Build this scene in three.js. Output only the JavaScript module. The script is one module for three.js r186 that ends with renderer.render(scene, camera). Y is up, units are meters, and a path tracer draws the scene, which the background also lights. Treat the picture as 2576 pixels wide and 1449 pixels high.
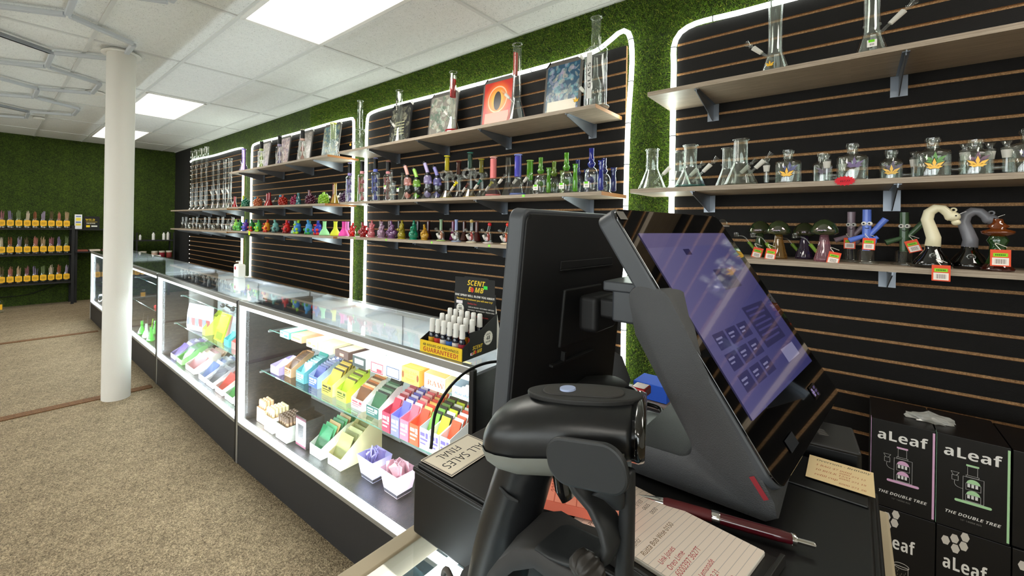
import * as THREE from 'three';
import { mergeGeometries, mergeVertices, toCreasedNormals } from 'three/addons/utils/BufferGeometryUtils.js';
import { RoundedBoxGeometry } from 'three/addons/geometries/RoundedBoxGeometry.js';
import { RectAreaLightUniformsLib } from 'three/addons/lights/RectAreaLightUniformsLib.js';
import { MarchingCubes } from 'three/addons/objects/MarchingCubes.js';

// ---------------------------------------------------------------- camera, sky, exposure, large lights
const scene = new THREE.Scene();
const renderer = new THREE.WebGLRenderer({ antialias: true });
renderer.toneMapping = THREE.LinearToneMapping;
renderer.toneMappingExposure = 1.06;
renderer.shadowMap.enabled = true;
RectAreaLightUniformsLib.init();
const FOCAL = 1090, W_PX = 2576, H_PX = 1449;
const camera = new THREE.PerspectiveCamera(2 * Math.atan(H_PX / 2 / FOCAL) * 180 / Math.PI, W_PX / H_PX, 0.05, 60);
camera.setViewOffset(W_PX, H_PX, W_PX / 2 - 1106, H_PX / 2 - 564.8, W_PX, H_PX);   // the lens is shifted up and to one side
camera.position.set(0, 1.44, 0);
{
  const yaw = Math.atan(1139 / 1090);
  camera.lookAt(Math.sin(yaw), 1.44, -Math.cos(yaw));
  camera.rotateZ(0.0165);
}
scene.background = new THREE.Color(0.95, 0.98, 1.0);   // overcast daylight outside the shop windows
scene.backgroundIntensity = 5;
const PANEL_LIGHT = 9.0, STRIP_LIGHT = 150.0, TUBE_LIGHT = 30.0;

// ---------------------------------------------------------------- helpers
let seed = 7;
const rnd = (a = 1, b) => { seed = (seed * 1664525 + 1013904223) >>> 0; const r = seed / 4294967296; return b === undefined ? r * a : a + r * (b - a); };
const V = (x, y, z) => new THREE.Vector3(x, y, z);
const taken = {};
const numbered = (n) => { const k = taken[n] = (taken[n] ?? -1) + 1; return k ? n + '_' + String(k).padStart(3, '0') : n; };
function tag(o, label, category, group, kind) {
  if (label) o.userData.label = label;
  if (category) o.userData.category = category;
  if (group) o.userData.group = group;
  if (kind) o.userData.kind = kind;
  return o;
}
function thing(name, label, category, pos = [0, 0, 0], turn = 0, group) {
  const o = new THREE.Group(); o.name = numbered(name); o.position.set(...pos); o.rotation.y = turn;
  scene.add(o); return tag(o, label, category, group);
}
function obj(name, geo, mat, parent) {
  const g = Array.isArray(geo) ? merge(geo) : geo;
  const m = new THREE.Mesh(g, mat); m.name = parent ? name : numbered(name);
  m.castShadow = m.receiveShadow = true; (parent ?? scene).add(m); return m;
}
const struct = (name, geo, mat, label, parent) => { const m = obj(name, geo, mat, parent); if (!parent) tag(m, label, null, null, 'structure'); return m; };
function merge(list) {
  const l = list.map((g) => { const q = g.index ? g.toNonIndexed() : g; for (const k of Object.keys(q.attributes)) if (!['position', 'normal', 'uv'].includes(k)) q.deleteAttribute(k); if (!q.attributes.uv) q.setAttribute('uv', new THREE.BufferAttribute(new Float32Array(q.attributes.position.count * 2), 2)); return q; });
  return l.length === 1 ? l[0] : mergeGeometries(l);
}
const box = (w, h, d, x = 0, y = 0, z = 0) => new THREE.BoxGeometry(w, h, d).translate(x, y, z);
const span = (x0, x1, y0, y1, z0, z1) => box(Math.abs(x1 - x0), Math.abs(y1 - y0), Math.abs(z1 - z0), (x0 + x1) / 2, (y0 + y1) / 2, (z0 + z1) / 2);
const rbox = (w, h, d, r, x = 0, y = 0, z = 0, s = 2) => new RoundedBoxGeometry(w, h, d, s, r).translate(x, y, z);
const cyl = (r0, r1, h, x = 0, y = 0, z = 0, n = 20) => new THREE.CylinderGeometry(r1, r0, h, n).translate(x, y + h / 2, z);
const ball = (r, x = 0, y = 0, z = 0, n = 14) => new THREE.SphereGeometry(r, n, Math.ceil(n * 0.7)).translate(x, y, z);
const lathe = (pts, n = 24) => new THREE.LatheGeometry(pts.map(([r, y]) => new THREE.Vector2(Math.max(r, 1e-5), y)), n);
const tube = (pts, r, n = 24, m = 8, closed = false) => new THREE.TubeGeometry(new THREE.CatmullRomCurve3(pts.map((p) => p.isVector3 ? p : V(...p)), closed, 'centripetal'), n, r, m, closed);
// a straight round bar between two points
function bar(a, b, r0, r1 = r0, n = 14, open = false) {
  const p = V(...a), q = V(...b), d = q.clone().sub(p), g = new THREE.CylinderGeometry(r1, r0, d.length(), n, 1, open);
  g.translate(0, d.length() / 2, 0).applyQuaternion(new THREE.Quaternion().setFromUnitVectors(V(0, 1, 0), d.normalize()));
  return g.translate(p.x, p.y, p.z);
}
// texture coordinates in metres from the face each vertex lies on
function metric(g, k = 1) {
  const q = g.index ? g.toNonIndexed() : g, p = q.attributes.position, n = q.attributes.normal, uv = new Float32Array(p.count * 2);
  for (let i = 0; i < p.count; i++) {
    const ax = Math.abs(n.getX(i)), ay = Math.abs(n.getY(i)), az = Math.abs(n.getZ(i));
    const [u, v] = ax >= ay && ax >= az ? [p.getZ(i), p.getY(i)] : ay >= az ? [p.getZ(i), p.getX(i)] : [p.getX(i), p.getY(i)];
    uv[i * 2] = u * k; uv[i * 2 + 1] = v * k;
  }
  q.setAttribute('uv', new THREE.BufferAttribute(uv, 2)); return q;
}
function extrude(pts, depth, bevel = 0, curve = 6) {   // a flat outline in x, y given depth along z, centred
  const s = pts instanceof THREE.Shape ? pts : new THREE.Shape(pts.map(([x, y]) => new THREE.Vector2(x, y)));
  const g = new THREE.ExtrudeGeometry(s, { depth: depth - 2 * bevel, bevelEnabled: bevel > 0, bevelSize: bevel, bevelThickness: bevel, bevelOffset: -bevel, bevelSegments: 2, curveSegments: curve });
  return g.translate(0, 0, -(depth - 2 * bevel) / 2);
}
function roundRect(w, h, r) {
  const s = new THREE.Shape(), x = -w / 2, y = -h / 2;
  s.moveTo(x + r, y); s.lineTo(x + w - r, y); s.absarc(x + w - r, y + r, r, -Math.PI / 2, 0); s.lineTo(x + w, y + h - r); s.absarc(x + w - r, y + h - r, r, 0, Math.PI / 2);
  s.lineTo(x + r, y + h); s.absarc(x + r, y + h - r, r, Math.PI / 2, Math.PI); s.lineTo(x, y + r); s.absarc(x + r, y + r, r, Math.PI, Math.PI * 1.5); return s;
}
function light(w, h, intensity, color, pos, at, name) {
  const l = new THREE.RectAreaLight(color, intensity, w, h); l.name = name; l.position.set(...pos); scene.add(l); l.lookAt(...at); return l;
}

// ---------------------------------------------------------------- textures
function canvas(w, h, draw) {
  const c = document.createElement('canvas'); c.width = w; c.height = h; draw(c.getContext('2d'), w, h);
  const t = new THREE.CanvasTexture(c); t.colorSpace = THREE.SRGBColorSpace; t.magFilter = THREE.LinearFilter; t.anisotropy = 8; return t;
}
function noiseGrid(n, cells, s) {   // smooth noise that repeats without a seam
  let q = s; const r = () => { q = (q * 1664525 + 1013904223) >>> 0; return q / 4294967296; };
  const v = Array.from({ length: cells * cells }, r), out = new Float32Array(n * n), sm = (t) => t * t * (3 - 2 * t);
  for (let y = 0; y < n; y++) for (let x = 0; x < n; x++) {
    const fx = x / n * cells, fy = y / n * cells, ix = Math.floor(fx), iy = Math.floor(fy), tx = sm(fx - ix), ty = sm(fy - iy), a = (i, j) => v[((j % cells) * cells) + (i % cells)];
    out[y * n + x] = (a(ix, iy) * (1 - tx) + a(ix + 1, iy) * tx) * (1 - ty) + (a(ix, iy + 1) * (1 - tx) + a(ix + 1, iy + 1) * tx) * ty;
  }
  return out;
}
function dataTex(n, f, srgb = true) {
  const d = new Uint8Array(n * n * 4);
  for (let i = 0; i < n * n; i++) { const c = f(i, i % n, (i / n) | 0); d[i * 4] = c[0]; d[i * 4 + 1] = c[1]; d[i * 4 + 2] = c[2]; d[i * 4 + 3] = 255; }
  const t = new THREE.DataTexture(d, n, n); t.wrapS = t.wrapT = THREE.RepeatWrapping; t.magFilter = THREE.LinearFilter; t.minFilter = THREE.LinearMipmapLinearFilter; t.generateMipmaps = true;
  if (srgb) t.colorSpace = THREE.SRGBColorSpace; t.needsUpdate = true; return t;
}
const clamp8 = (v) => Math.max(0, Math.min(255, v | 0));
const N = { a: noiseGrid(512, 256, 11), b: noiseGrid(512, 96, 12), c: noiseGrid(512, 24, 13), d: noiseGrid(512, 6, 14), e: noiseGrid(512, 160, 15) };
const rep = (t, k, l = k) => { const c = t.clone(); c.wrapS = c.wrapT = THREE.RepeatWrapping; c.repeat.set(k, l); c.needsUpdate = true; return c; };
const carpetMap = dataTex(512, (i) => { const t = (N.a[i] - .5) * 105 + (N.b[i] - .5) * 62 + (N.c[i] - .5) * 20 + (N.d[i] - .5) * 10; return [clamp8(158 + t), clamp8(145 + t * .97), clamp8(121 + t * .9)]; });
const carpetBump = dataTex(512, (i) => { const t = N.a[i] * 150 + N.b[i] * 100; return [t, t, t]; }, false);
const tileMap = dataTex(512, (i) => { const fleck = N.e[i] > .80 ? -70 * (N.e[i] - .80) / .2 : 0, t = (N.a[i] - .5) * 10 + (N.c[i] - .5) * 5 + fleck; return [clamp8(238 + t), clamp8(239 + t), clamp8(237 + t)]; });
const tileBump = dataTex(512, (i) => { const t = 200 - (N.e[i] > .76 ? 170 * (N.e[i] - .76) / .24 : 0) + (N.a[i] - .5) * 30; return [t, t, t]; }, false);
const turfMap = dataTex(512, (i) => { const t = (N.a[i] - .5) * 90 + (N.b[i] - .5) * 60 + (N.c[i] - .5) * 22 + (N.d[i] - .5) * 14; return [clamp8(56 + t * .75), clamp8(76 + t * .9), clamp8(10 + t * .25)]; });
const turfBump = dataTex(512, (i) => { const t = N.a[i] * 160 + N.b[i] * 90; return [t, t, t]; }, false);
const grain = (() => { const n = 512, v = new Float32Array(n * n); let q = 5; const r = () => { q = (q * 1664525 + 1013904223) >>> 0; return q / 4294967296; };
  for (let y = 0; y < n; y++) { const a = r(), b = r(); for (let x = 0; x < n; x++) v[y * n + x] = (a * .6 + b * .15 + N.c[((y * 4) % n) * n + ((x / 3) | 0)] * .5 + N.a[((y) % n) * n + ((x / 9) | 0)] * .35); } return v; })();
const oakMap = dataTex(512, (i) => { const t = (grain[i] - .8) * 52; return [clamp8(204 + t), clamp8(194 + t), clamp8(180 + t * .97)]; });
const mdfMap = dataTex(256, (i, x, y) => { const t = (N.a[y * 512 + x] - .5) * 60 + (N.b[y * 512 + x] - .5) * 50; return [clamp8(172 + t), clamp8(132 + t * .9), clamp8(90 + t * .75)]; });
const speckBump = dataTex(256, (i, x, y) => { const t = N.a[y * 512 + x] * 255; return [t, t, t]; }, false);

// ---------------------------------------------------------------- materials
const std = (color, roughness = .6, o = {}) => new THREE.MeshStandardMaterial({ color, roughness, ...o });
const phy = (color, roughness = .5, o = {}) => new THREE.MeshPhysicalMaterial({ color, roughness, ...o });
const glow = (color, k) => new THREE.MeshStandardMaterial({ color: 0xffffff, roughness: .5, emissive: color, emissiveIntensity: k });
const M = {
  carpet: std(0xdcd2c4, .95, { map: rep(carpetMap, 1 / .55), bumpMap: rep(carpetBump, 1 / .55), bumpScale: .006 }),
  tile: std(0xffffff, .95, { map: rep(tileMap, 1 / .62), bumpMap: rep(tileBump, 1 / .62), bumpScale: .002 }),
  tbar: std(0xd9dad8, .5), turf: std(0xffffff, .95, { map: rep(turfMap, 1 / .55), bumpMap: rep(turfBump, 1 / .55), bumpScale: .012 }),
  plaster: std(0xcfcbc0, .9), blackPaint: std(0x141313, .7), oak: std(0xd2c8be, .5, { map: rep(oakMap, 1 / .5, 1 / .35) }), oakEnd: std(0xb0743c, .6),
  slat: phy(0x120f0e, .6, { specularIntensity: .45, bumpMap: rep(speckBump, 1 / .12), bumpScale: .0004 }), mdf: std(0xffffff, .8, { map: rep(mdfMap, 1 / .18) }),
  steel: std(0x8a9099, .35, { metalness: .75 }), black: std(0x0a0a0b, .4), matte: std(0x141415, .7), melamine: std(0x17171a, .36, { bumpMap: rep(speckBump, 1 / .1), bumpScale: .0003 }),
  kick: std(0x1c1a1b, .5, { bumpMap: rep(speckBump, 1 / .1), bumpScale: .0003 }), alu: std(0xc2c5c8, .28, { metalness: .85 }), whitePaint: std(0xdcd8d0, .45),
  pane: phy(0xfcfefd, 0.02, { transmission: 1, thickness: 0, ior: 1.5 }), glassEdge: phy(0x9fcfc0, .1, { transmission: .7, thickness: 0 }),
  clear: phy(0xf7faf8, .015, { transmission: 1, thickness: 0, ior: 1.85 }), frost: phy(0xf2efe9, .55, { transmission: .35, thickness: 0 }),
  led: glow(0xf2fbff, 7), tubeLed: glow(0xf4fdf4, 6), diffuser: glow(0xfffdf2, 2.2), paper: std(0xf3ece0, .85), white: std(0xf0eee9, .5), card: std(0xe9e4da, .7),
  bench: std(0xb9a98c, .5), grey: std(0x6c7076, .6), door: std(0xcfd4d8, .35), chrome: std(0xe4e4e4, .12, { metalness: 1 }), label: std(0xf6f3ee, .7),
};
const cache = new Map();
const keyed = (k, make) => { if (!cache.has(k)) cache.set(k, make()); return cache.get(k); };
const tint = (hex, o = 1) => keyed('t' + hex + o, () => phy(hex, .03, { transmission: o, thickness: 0, ior: 1.7, clearcoat: .5 }));     // coloured thin glass
const gloss = (hex, r = .25) => keyed('g' + hex + r, () => phy(hex, r, { clearcoat: .4, clearcoatRoughness: .2 }));
const flat = (hex, r = .75) => keyed('f' + hex + r, () => std(hex, r));
// a skin over rings of points (each ring the same count), capped at both ends when closed
function loft(rings, { close = true, caps = true } = {}) {
  const n = rings[0].length, pos = [], idx = [], m = rings.length;
  rings.forEach((r) => r.forEach((p) => pos.push(p.x, p.y, p.z)));
  const k = close ? n : n - 1;
  for (let i = 0; i < m - 1; i++) for (let j = 0; j < k; j++) { const a = i * n + j, b = i * n + (j + 1) % n, c = a + n, d = b + n; idx.push(a, b, d, a, d, c); }
  if (caps) for (const i of [0, m - 1]) {
    const c = new THREE.Vector3(); rings[i].forEach((p) => c.add(p)); c.multiplyScalar(1 / n); const q = pos.length / 3; pos.push(c.x, c.y, c.z);
    for (let j = 0; j < k; j++) { const a = i * n + j, b = i * n + (j + 1) % n; i ? idx.push(a, b, q) : idx.push(b, a, q); }
  }
  const g = new THREE.BufferGeometry(); g.setAttribute('position', new THREE.Float32BufferAttribute(pos, 3)); g.setIndex(idx); g.computeVertexNormals(); return g;
}
// rings for an oval limb along a list of [x, y, z, halfAcross, halfDeep], across measured along 'side'
function limb(list, side = V(1, 0, 0), n = 24, pw = 2) {
  const P = list.map((a) => V(a[0], a[1], a[2]));
  return loft(list.map((a, i) => {
    const t = P[Math.min(i + 1, P.length - 1)].clone().sub(P[Math.max(i - 1, 0)]).normalize(), u = side.clone().addScaledVector(t, -side.dot(t)).normalize(), w = t.clone().cross(u);
    return Array.from({ length: n }, (_, k) => { const q = k / n * Math.PI * 2, f = (v) => Math.sign(v) * Math.pow(Math.abs(v), 2 / pw); return P[i].clone().addScaledVector(u, f(Math.cos(q)) * a[3]).addScaledVector(w, f(Math.sin(q)) * a[4]); });
  }));
}
// a printed sheet: centre, direction of reading, direction up the page, width, height
function sheet(name, tex, c, right, up, w, h, parent, rough = .7, o = {}) {
  const r = V(...right).normalize(), n = r.clone().cross(V(...up)).normalize(), u = n.clone().cross(r), g = new THREE.PlaneGeometry(w, h);
  g.applyMatrix4(new THREE.Matrix4().makeBasis(r, u, n)).translate(...c);
  return obj(name, g, std(0xffffff, rough, { map: tex, ...o }), parent);
}
// a printed box: six faces, the front (+z before turning) and sides carry prints
const words = (g, t, x, y, font, col, align = 'center') => { g.font = font; g.fillStyle = col; g.textAlign = align; g.textBaseline = 'middle'; g.fillText(t, x, y); };
// ---------------------------------------------------------------- the room
const WX = 2.575, CEIL = 2.796, FZ = -9.86, LX = -3.6, NZ = 2.8, BACK = WX + .04;
struct('floor', metric(span(LX - .2, BACK + .2, -.1, 0, FZ - .2, NZ + .2)), M.carpet, 'mottled beige loop carpet across the shop floor');
for (const [i, z, w] of [[1, -4.37, .085], [2, -6.99, .075]]) struct('trim_' + i, metric(span(LX, 1.0, 0, .006, z - w / 2, z + w / 2)), keyed('strip', () => std(0xffffff, .9, { map: rep(mdfMap, 1 / .3), color: 0x9a8a72 })), 'brown wooden seam strip across the carpet ' + (i === 1 ? 'at the foot of the white column' : 'farther back by the lit counter'));
const wallR = struct('wall_right', span(BACK, BACK + .15, 0, CEIL + .1, FZ - .15, NZ), M.plaster, 'long side wall carrying the slat panels and artificial turf');
obj('turf_sheet', metric(span(BACK - .012, BACK + .001, 0, CEIL, -8.9, NZ)), M.turf, wallR);
obj('painted_wall', span(BACK - .014, BACK + .001, 0, CEIL, FZ, -8.9), M.blackPaint, wallR);
const wallF = struct('wall_far', span(LX, BACK, 0, CEIL + .1, FZ - .15, FZ), M.plaster, 'back wall covered in dark green artificial turf');
obj('turf_sheet', metric(span(LX, BACK - .014, 0, CEIL, FZ - .001, FZ + .012)), M.turf, wallF);
struct('wall_near', span(LX, BACK, 0, CEIL + .1, NZ, NZ + .15), M.plaster, 'plain wall behind the photographer');
// the street side with its shop windows, out of frame on the other side of the room
const wallL = struct('wall_left', [span(LX - .15, LX, 0, .5, FZ, NZ), span(LX - .15, LX, 2.5, CEIL + .1, FZ, NZ), ...[-9.86, -6.9, -3.9, -.9, 2.0].map((z, i) => span(LX - .15, LX, .5, 2.5, z, z + (i === 4 ? .8 : i ? .3 : .5)))], M.plaster, 'street wall with tall shop windows');
[[-9.36, -6.9], [-6.6, -3.9], [-3.6, -.9], [-.6, 2.0]].forEach(([a, b], i) => {
  const w = struct('window_' + (i + 1), [span(LX - .1, LX - .04, .5, .55, a, b), span(LX - .1, LX - .04, 2.45, 2.5, a, b), span(LX - .1, LX - .04, .5, 2.5, a, a + .05), span(LX - .1, LX - .04, .5, 2.5, b - .05, b)], M.alu, 'tall shop window in the street wall, bay ' + ['one', 'two', 'three', 'four'][i]);
  obj('pane', span(LX - .073, LX - .067, .55, 2.45, a + .05, b - .05), M.pane, w);
});
struct('pavement', span(LX - 30, LX - .2, -.2, -.1, -30, 25), std(0xb5b2aa, .9), 'pale concrete pavement outside the shop windows');

// ceiling: slab, acoustic tiles one by one, grid bars and lit panels
const ceil = struct('ceiling', [span(LX - .15, BACK + .15, CEIL + .03, CEIL + .12, FZ - .15, NZ + .15), span(LX, -.69, CEIL, CEIL + .03, FZ, NZ), span(-.69, BACK, CEIL, CEIL + .03, .69, NZ)], M.plaster, 'suspended ceiling of white fissured tiles in a metal grid');
const gx = [-.69, -.08, .53, 1.14, 1.75, 2.36, BACK], gz = [.69, -.53, -1.75, -2.97, -4.19, -5.41, -6.63, -7.85, -9.07, FZ];
const panels = new Set(['3:2', '3:5', '3:7']);
for (let i = 0; i < gx.length - 1; i++) for (let j = 0; j < gz.length - 1; j++) {
  if (panels.has(i + ':' + j)) continue;
  const w = gx[i + 1] - gx[i], d = gz[j] - gz[j + 1], y = CEIL + .004 + rnd(.003);
  const t = obj('ceiling_tile', keyed('tile' + w.toFixed(2) + d.toFixed(2), () => metric(box(w - .012, .014, d - .012, 0, .007, 0))), M.tile, ceil);
  t.position.set((gx[i] + gx[i + 1]) / 2, y, (gz[j] + gz[j + 1]) / 2);
}
gx.slice(0, -1).forEach((x) => obj('grid_bar', box(.026, .012, .69 - FZ, x, CEIL + .002, (.69 + FZ) / 2), M.tbar, ceil));
gz.slice(0, -1).forEach((z) => obj('grid_bar', box(BACK + .69, .011, .024, (BACK - .69) / 2, CEIL + .0025, z), M.tbar, ceil));
obj('wall_angle', [span(BACK - .034, BACK - .012, CEIL - .008, CEIL + .004, FZ, .69)], M.tbar, ceil);
function panel(x0, z0, label, inRoom) {
  const t = thing('ceiling_light', label, 'ceiling light', [x0 + .305, CEIL, z0 + .61], 0, 'lit ceiling panels');
  obj('frame', [box(.6, .02, .03, 0, -.002, .59), box(.6, .02, .03, 0, -.002, -.59), box(.03, .02, 1.2, .287, -.002, 0), box(.03, .02, 1.2, -.287, -.002, 0)], M.white, t);
  obj('diffuser', box(.55, .012, 1.16, 0, .002, 0), M.diffuser, t);
  light(.55, 1.16, PANEL_LIGHT, 0xfffaf0, [x0 + .305, CEIL - .014, z0 + .61], [x0 + .305, 0, z0 + .61], 'ceiling_panel');
}
panel(1.14, -2.97, 'lit square ceiling panel over the nearest glass showcase');
panel(1.14, -6.63, 'lit ceiling panel partly hidden by the white column');
panel(1.14, -9.07, 'lit ceiling panel close to the dark back wall');
panel(1.14, .72, 'lit ceiling panel over the till'); for (const z of [-7.85, -4.19, -.53]) panel(-2.1, z, 'lit ceiling panel over the street side of the shop');
tag(obj('smoke_detector', lathe([[0, 0], [.055, 0], [.062, .012], [.062, .03], [0, .03]]).translate(.47, CEIL - .03, -7.95), M.white), 'round white smoke detector on the ceiling near the back wall', 'smoke detector');
tag(obj('ceiling_speaker', lathe([[0, 0], [.07, .004], [.085, .014], [.085, .02], [0, .02]]).translate(.79, CEIL - .02, -5.9), M.white), 'round white ceiling fitting beside the column', 'ceiling fitting');
{ // honeycomb of unlit tube fittings on the ceiling
  const t = thing('hexagon_light', 'unlit white hexagon tube light honeycomb fixed to the ceiling', 'ceiling light', [0, CEIL - .03, 0]);
  const s = .47, dx = s * Math.sqrt(3) / 2, x0 = .755, zc = -4.19, done = new Set(), hm = std(0xc4c8cf, .4);
  const edge = (a, b) => { const k = [a, b].map((p) => p.map((v) => v.toFixed(2)).join()).sort().join('|'); if (done.has(k)) return; done.add(k);
    const d = V(b[0] - a[0], 0, b[1] - a[1]), L = d.length(), g = keyed('hexbar', () => rbox(1, .03, .036, .008)).clone().scale(L - .03, 1, 1).rotateY(-Math.atan2(d.z, d.x)).translate((a[0] + b[0]) / 2, 0, (a[1] + b[1]) / 2); obj('tube', g, hm, t); };
  for (let row = 0; row < 3; row++) for (let k = -1; k < 3; k++) {
    const cx = x0 - dx - row * dx, cz = zc - (k + (row % 2) * .5) * 3 * s + (0), p = [];
    if (row === 2 && k === 2) continue;
    for (let a = 0; a < 6; a++) { const q = (a + .5) * Math.PI / 3; p.push([cx + s * Math.cos(q), cz + s * Math.sin(q)]); }
    for (let a = 0; a < 6; a++) edge(p[a], p[(a + 1) % 6]);
  }
}
{ // column
  const t = thing('column', 'round white painted steel column standing on the carpet seam', 'column', [.738, 0, -4.3]);
  obj('shaft', lathe([[.098, 0], [.098, CEIL - .002]], 40), std(0xd8d4cc, .5, { bumpMap: rep(speckBump, 3, 20), bumpScale: .0005 }), t);
  obj('collar', lathe([[.1, CEIL - .03], [.135, CEIL - .03], [.135, CEIL - .022], [.1, CEIL - .022]], 40), M.white, t);
}
// slat panels on the side wall: every board a piece of its own, raw wood grooves between them
const GROOVE0 = 2.43, PITCH = .0802, SLOT = .0125;
const sections = [['nearest to the till', -.705, 1.74], ['behind the nearest showcase', -3.45, -.975], ['behind the middle showcases', -6.12, -3.70], ['at the dark far corner', -8.878, -6.44, .05]];
for (const [where, z0, z1, cut = 0] of sections) {
  const t = thing('slat_panel', 'black slatwall panel with raw wood grooves ' + where, 'slat panel', [WX, 0, (z0 + z1) / 2], 0, 'slat panels');
  const L = z1 - z0; obj('backing', metric(span(.0095, .0215, .08, 2.505, -L / 2 + cut, L / 2)), M.mdf, t);
  for (let k = -1; GROOVE0 - PITCH * k > .2; k++) {
    const top = k < 0 ? 2.505 : GROOVE0 - PITCH * k - SLOT / 2, bot = GROOVE0 - PITCH * (k + 1) + SLOT / 2;
    if (top - bot < .02) continue;
    const hh = top - bot, b = obj('slat', keyed('slat' + L.toFixed(2) + hh.toFixed(3), () => { const g = metric(box(.0095, hh, L)); g.clearGroups(); g.addGroup(0, 6, 1); g.addGroup(6, 6, 0); g.addGroup(12, 12, 1); g.addGroup(24, 12, 1); return g; }), [M.slat, M.mdf], t);
    b.position.set(.0047, (top + bot) / 2, 0);
  }
}
// white light tubes framing the slat panels
function ropeLight(label, pts, n, lights) {
  const t = thing('light_tube', label, 'light tube', [0, 0, 0], 0, 'white light tubes round the slat panels');
  obj('tube', tube(pts, .0142, n, 8), M.tubeLed, t);
  const c = new THREE.CatmullRomCurve3(pts.map((p) => V(...p)), false, 'centripetal'), L = c.getLength(), g = keyed('clip', () => cyl(.0152, .0152, .005, 0, -.0025, 0, 10));
  for (let d = .2; d < L; d += .24) { const u = d / L, m = obj('clip', g, M.grey, t); m.position.copy(c.getPointAt(u)); m.quaternion.setFromUnitVectors(V(0, 1, 0), c.getTangentAt(u)); }
  for (const [z, y0, y1] of lights) light(.022, y1 - y0, TUBE_LIGHT, 0xf2fff4, [WX - .03, (y0 + y1) / 2, z], [WX - 2, (y0 + y1) / 2, z], 'light_tube_glow');
}
const TX = WX - .008, TT = 2.513;
ropeLight('glowing white tube along the slat panel nearest to the till', [[TX, .3, -.718], [TX, 1.4, -.718], [TX, 2.3, -.718], [TX, 2.44, -.717], [TX, 2.492, -.69], [TX, 2.518, -.63], [TX, TT + .002, -.4], [TX, TT, .3], [TX, TT, 1.74]], 120, [[-.718, .35, 2.05], [-.718, 2.12, 2.45]]);
ropeLight('glowing white tube framing the slat panel behind the nearest showcase, loose at its top corner', [[TX, .3, -3.462], [TX, 1.2, -3.462], [TX, 2.44, -3.462], [TX, 2.495, -3.445], [TX, 2.514, -3.38], [TX, TT, -2.4], [TX, TT, -1.25], [TX - .003, 2.522, -1.14], [TX - .008, 2.556, -1.065], [TX - .012, 2.588, -1.0], [TX - .012, 2.58, -.968], [TX - .01, 2.53, -.946], [TX, 2.42, -.94], [TX, 2.0, -.957], [TX, 1.2, -.962], [TX, .3, -.962]], 200, [[-.962, .35, 1.6], [-.955, 1.65, 2.45], [-3.462, .35, 2.45]]);
ropeLight('glowing white tube framing the slat panel behind the middle showcases', [[TX, .3, -6.13], [TX, 1.2, -6.13], [TX, 2.44, -6.13], [TX, 2.495, -6.115], [TX, TT, -6.05], [TX, TT, -5], [TX, TT, -3.8], [TX, 2.5, -3.7], [TX, 2.44, -3.688], [TX, 1.2, -3.688], [TX, .3, -3.688]], 160, [[-6.13, .35, 2.45], [-3.688, .35, 2.45]]);
ropeLight('glowing white tube framing the slat panel at the dark far corner', [[TX + .031, .3, -8.853], [TX + .031, 1.2, -8.853], [TX + .031, 2.44, -8.853], [TX + .024, 2.5, -8.845], [TX, TT + .008, -8.78], [TX, TT, -7.6], [TX, TT, -6.55], [TX, 2.495, -6.44], [TX, 2.44, -6.428], [TX, 1.2, -6.428], [TX, .3, -6.428]], 160, [[-6.428, .35, 2.45]]);
{ // grass blades standing out of the turf where it is close enough to see them
  const g = new THREE.BufferGeometry(), blade = [-.0011, 0, 0, .0011, 0, 0, .0007, .011, .001, -.0007, .011, .001, 0, .02, .005];
  g.setAttribute('position', new THREE.Float32BufferAttribute(blade, 3)); g.setIndex([0, 1, 2, 0, 2, 3, 3, 2, 4]); g.computeVertexNormals();
  const zones = [[-.972, -.71, .35, 2.51, 15000], [-4.6, 1.0, 2.525, CEIL - .012, 42000], [-3.69, -3.46, .6, 2.51, 6000]];
  const n = zones.reduce((a, z) => a + z[4], 0), im = new THREE.InstancedMesh(g, std(0xffffff, .8, { side: THREE.DoubleSide }), n), q = new THREE.Object3D(), col = new THREE.Color();
  let k = 0;
  for (const [z0, z1, y0, y1, c] of zones) for (let i = 0; i < c; i++) {
    q.position.set(BACK - .012, rnd(y0, y1), rnd(z0, z1)); q.rotation.set(rnd(6.28), 0, 0); q.rotateZ(Math.PI / 2 + 0); q.quaternion.setFromUnitVectors(V(0, 1, 0), V(-1, rnd(-.9, .9), rnd(-.9, .9)).normalize()); q.rotateY(rnd(6.28));
    q.scale.setScalar(rnd(.6, 1.15)); q.updateMatrix(); im.setMatrixAt(k, q.matrix);
    const t = rnd(); col.setHex(t < .5 ? 0x668a14 : t < .85 ? 0x4a6a0e : 0xa0a83c); im.setColorAt(k++, col);
  }
  im.name = 'turf_blades'; tag(im, 'short green blades of the artificial turf on the side wall', 'turf', null, 'stuff'); im.castShadow = im.receiveShadow = true; scene.add(im);
}
// oak shelves on steel brackets
const S1 = 2.1, S2 = 1.632, S3 = 1.318, SD = .36;
function shelf(label, top, z0, z1, brackets) {
  const t = thing('wall_shelf', label, 'shelf', [WX, top, (z0 + z1) / 2], 0, 'oak shelves on the slat wall'), L = z1 - z0;
  obj('board', metric(span(-SD, -.003, -.02, 0, -L / 2, L / 2)), M.oak, t);
  obj('end_edge', [span(-SD, -.003, -.02, -.0001, L / 2, L / 2 + .0012)], M.oakEnd, t);
  for (const z of brackets) {
    const b = obj('bracket', keyed('bracket', () => merge([extrude([[-.335, -.021], [-.335, -.034], [-.02, -.105], [-.004, -.105], [-.004, -.021]], .0035), box(.0035, .085, .05, -.003, -.064, 0), box(.335, .003, .02, -.17, -.0215, 0), box(.004, .02, .004, -.352, -.018, 0)])), M.steel, t);
    b.position.z = z - (z0 + z1) / 2;
  }
}
const br = (a, n) => Array.from({ length: n }, (_, i) => a + .61 * i);
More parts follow.
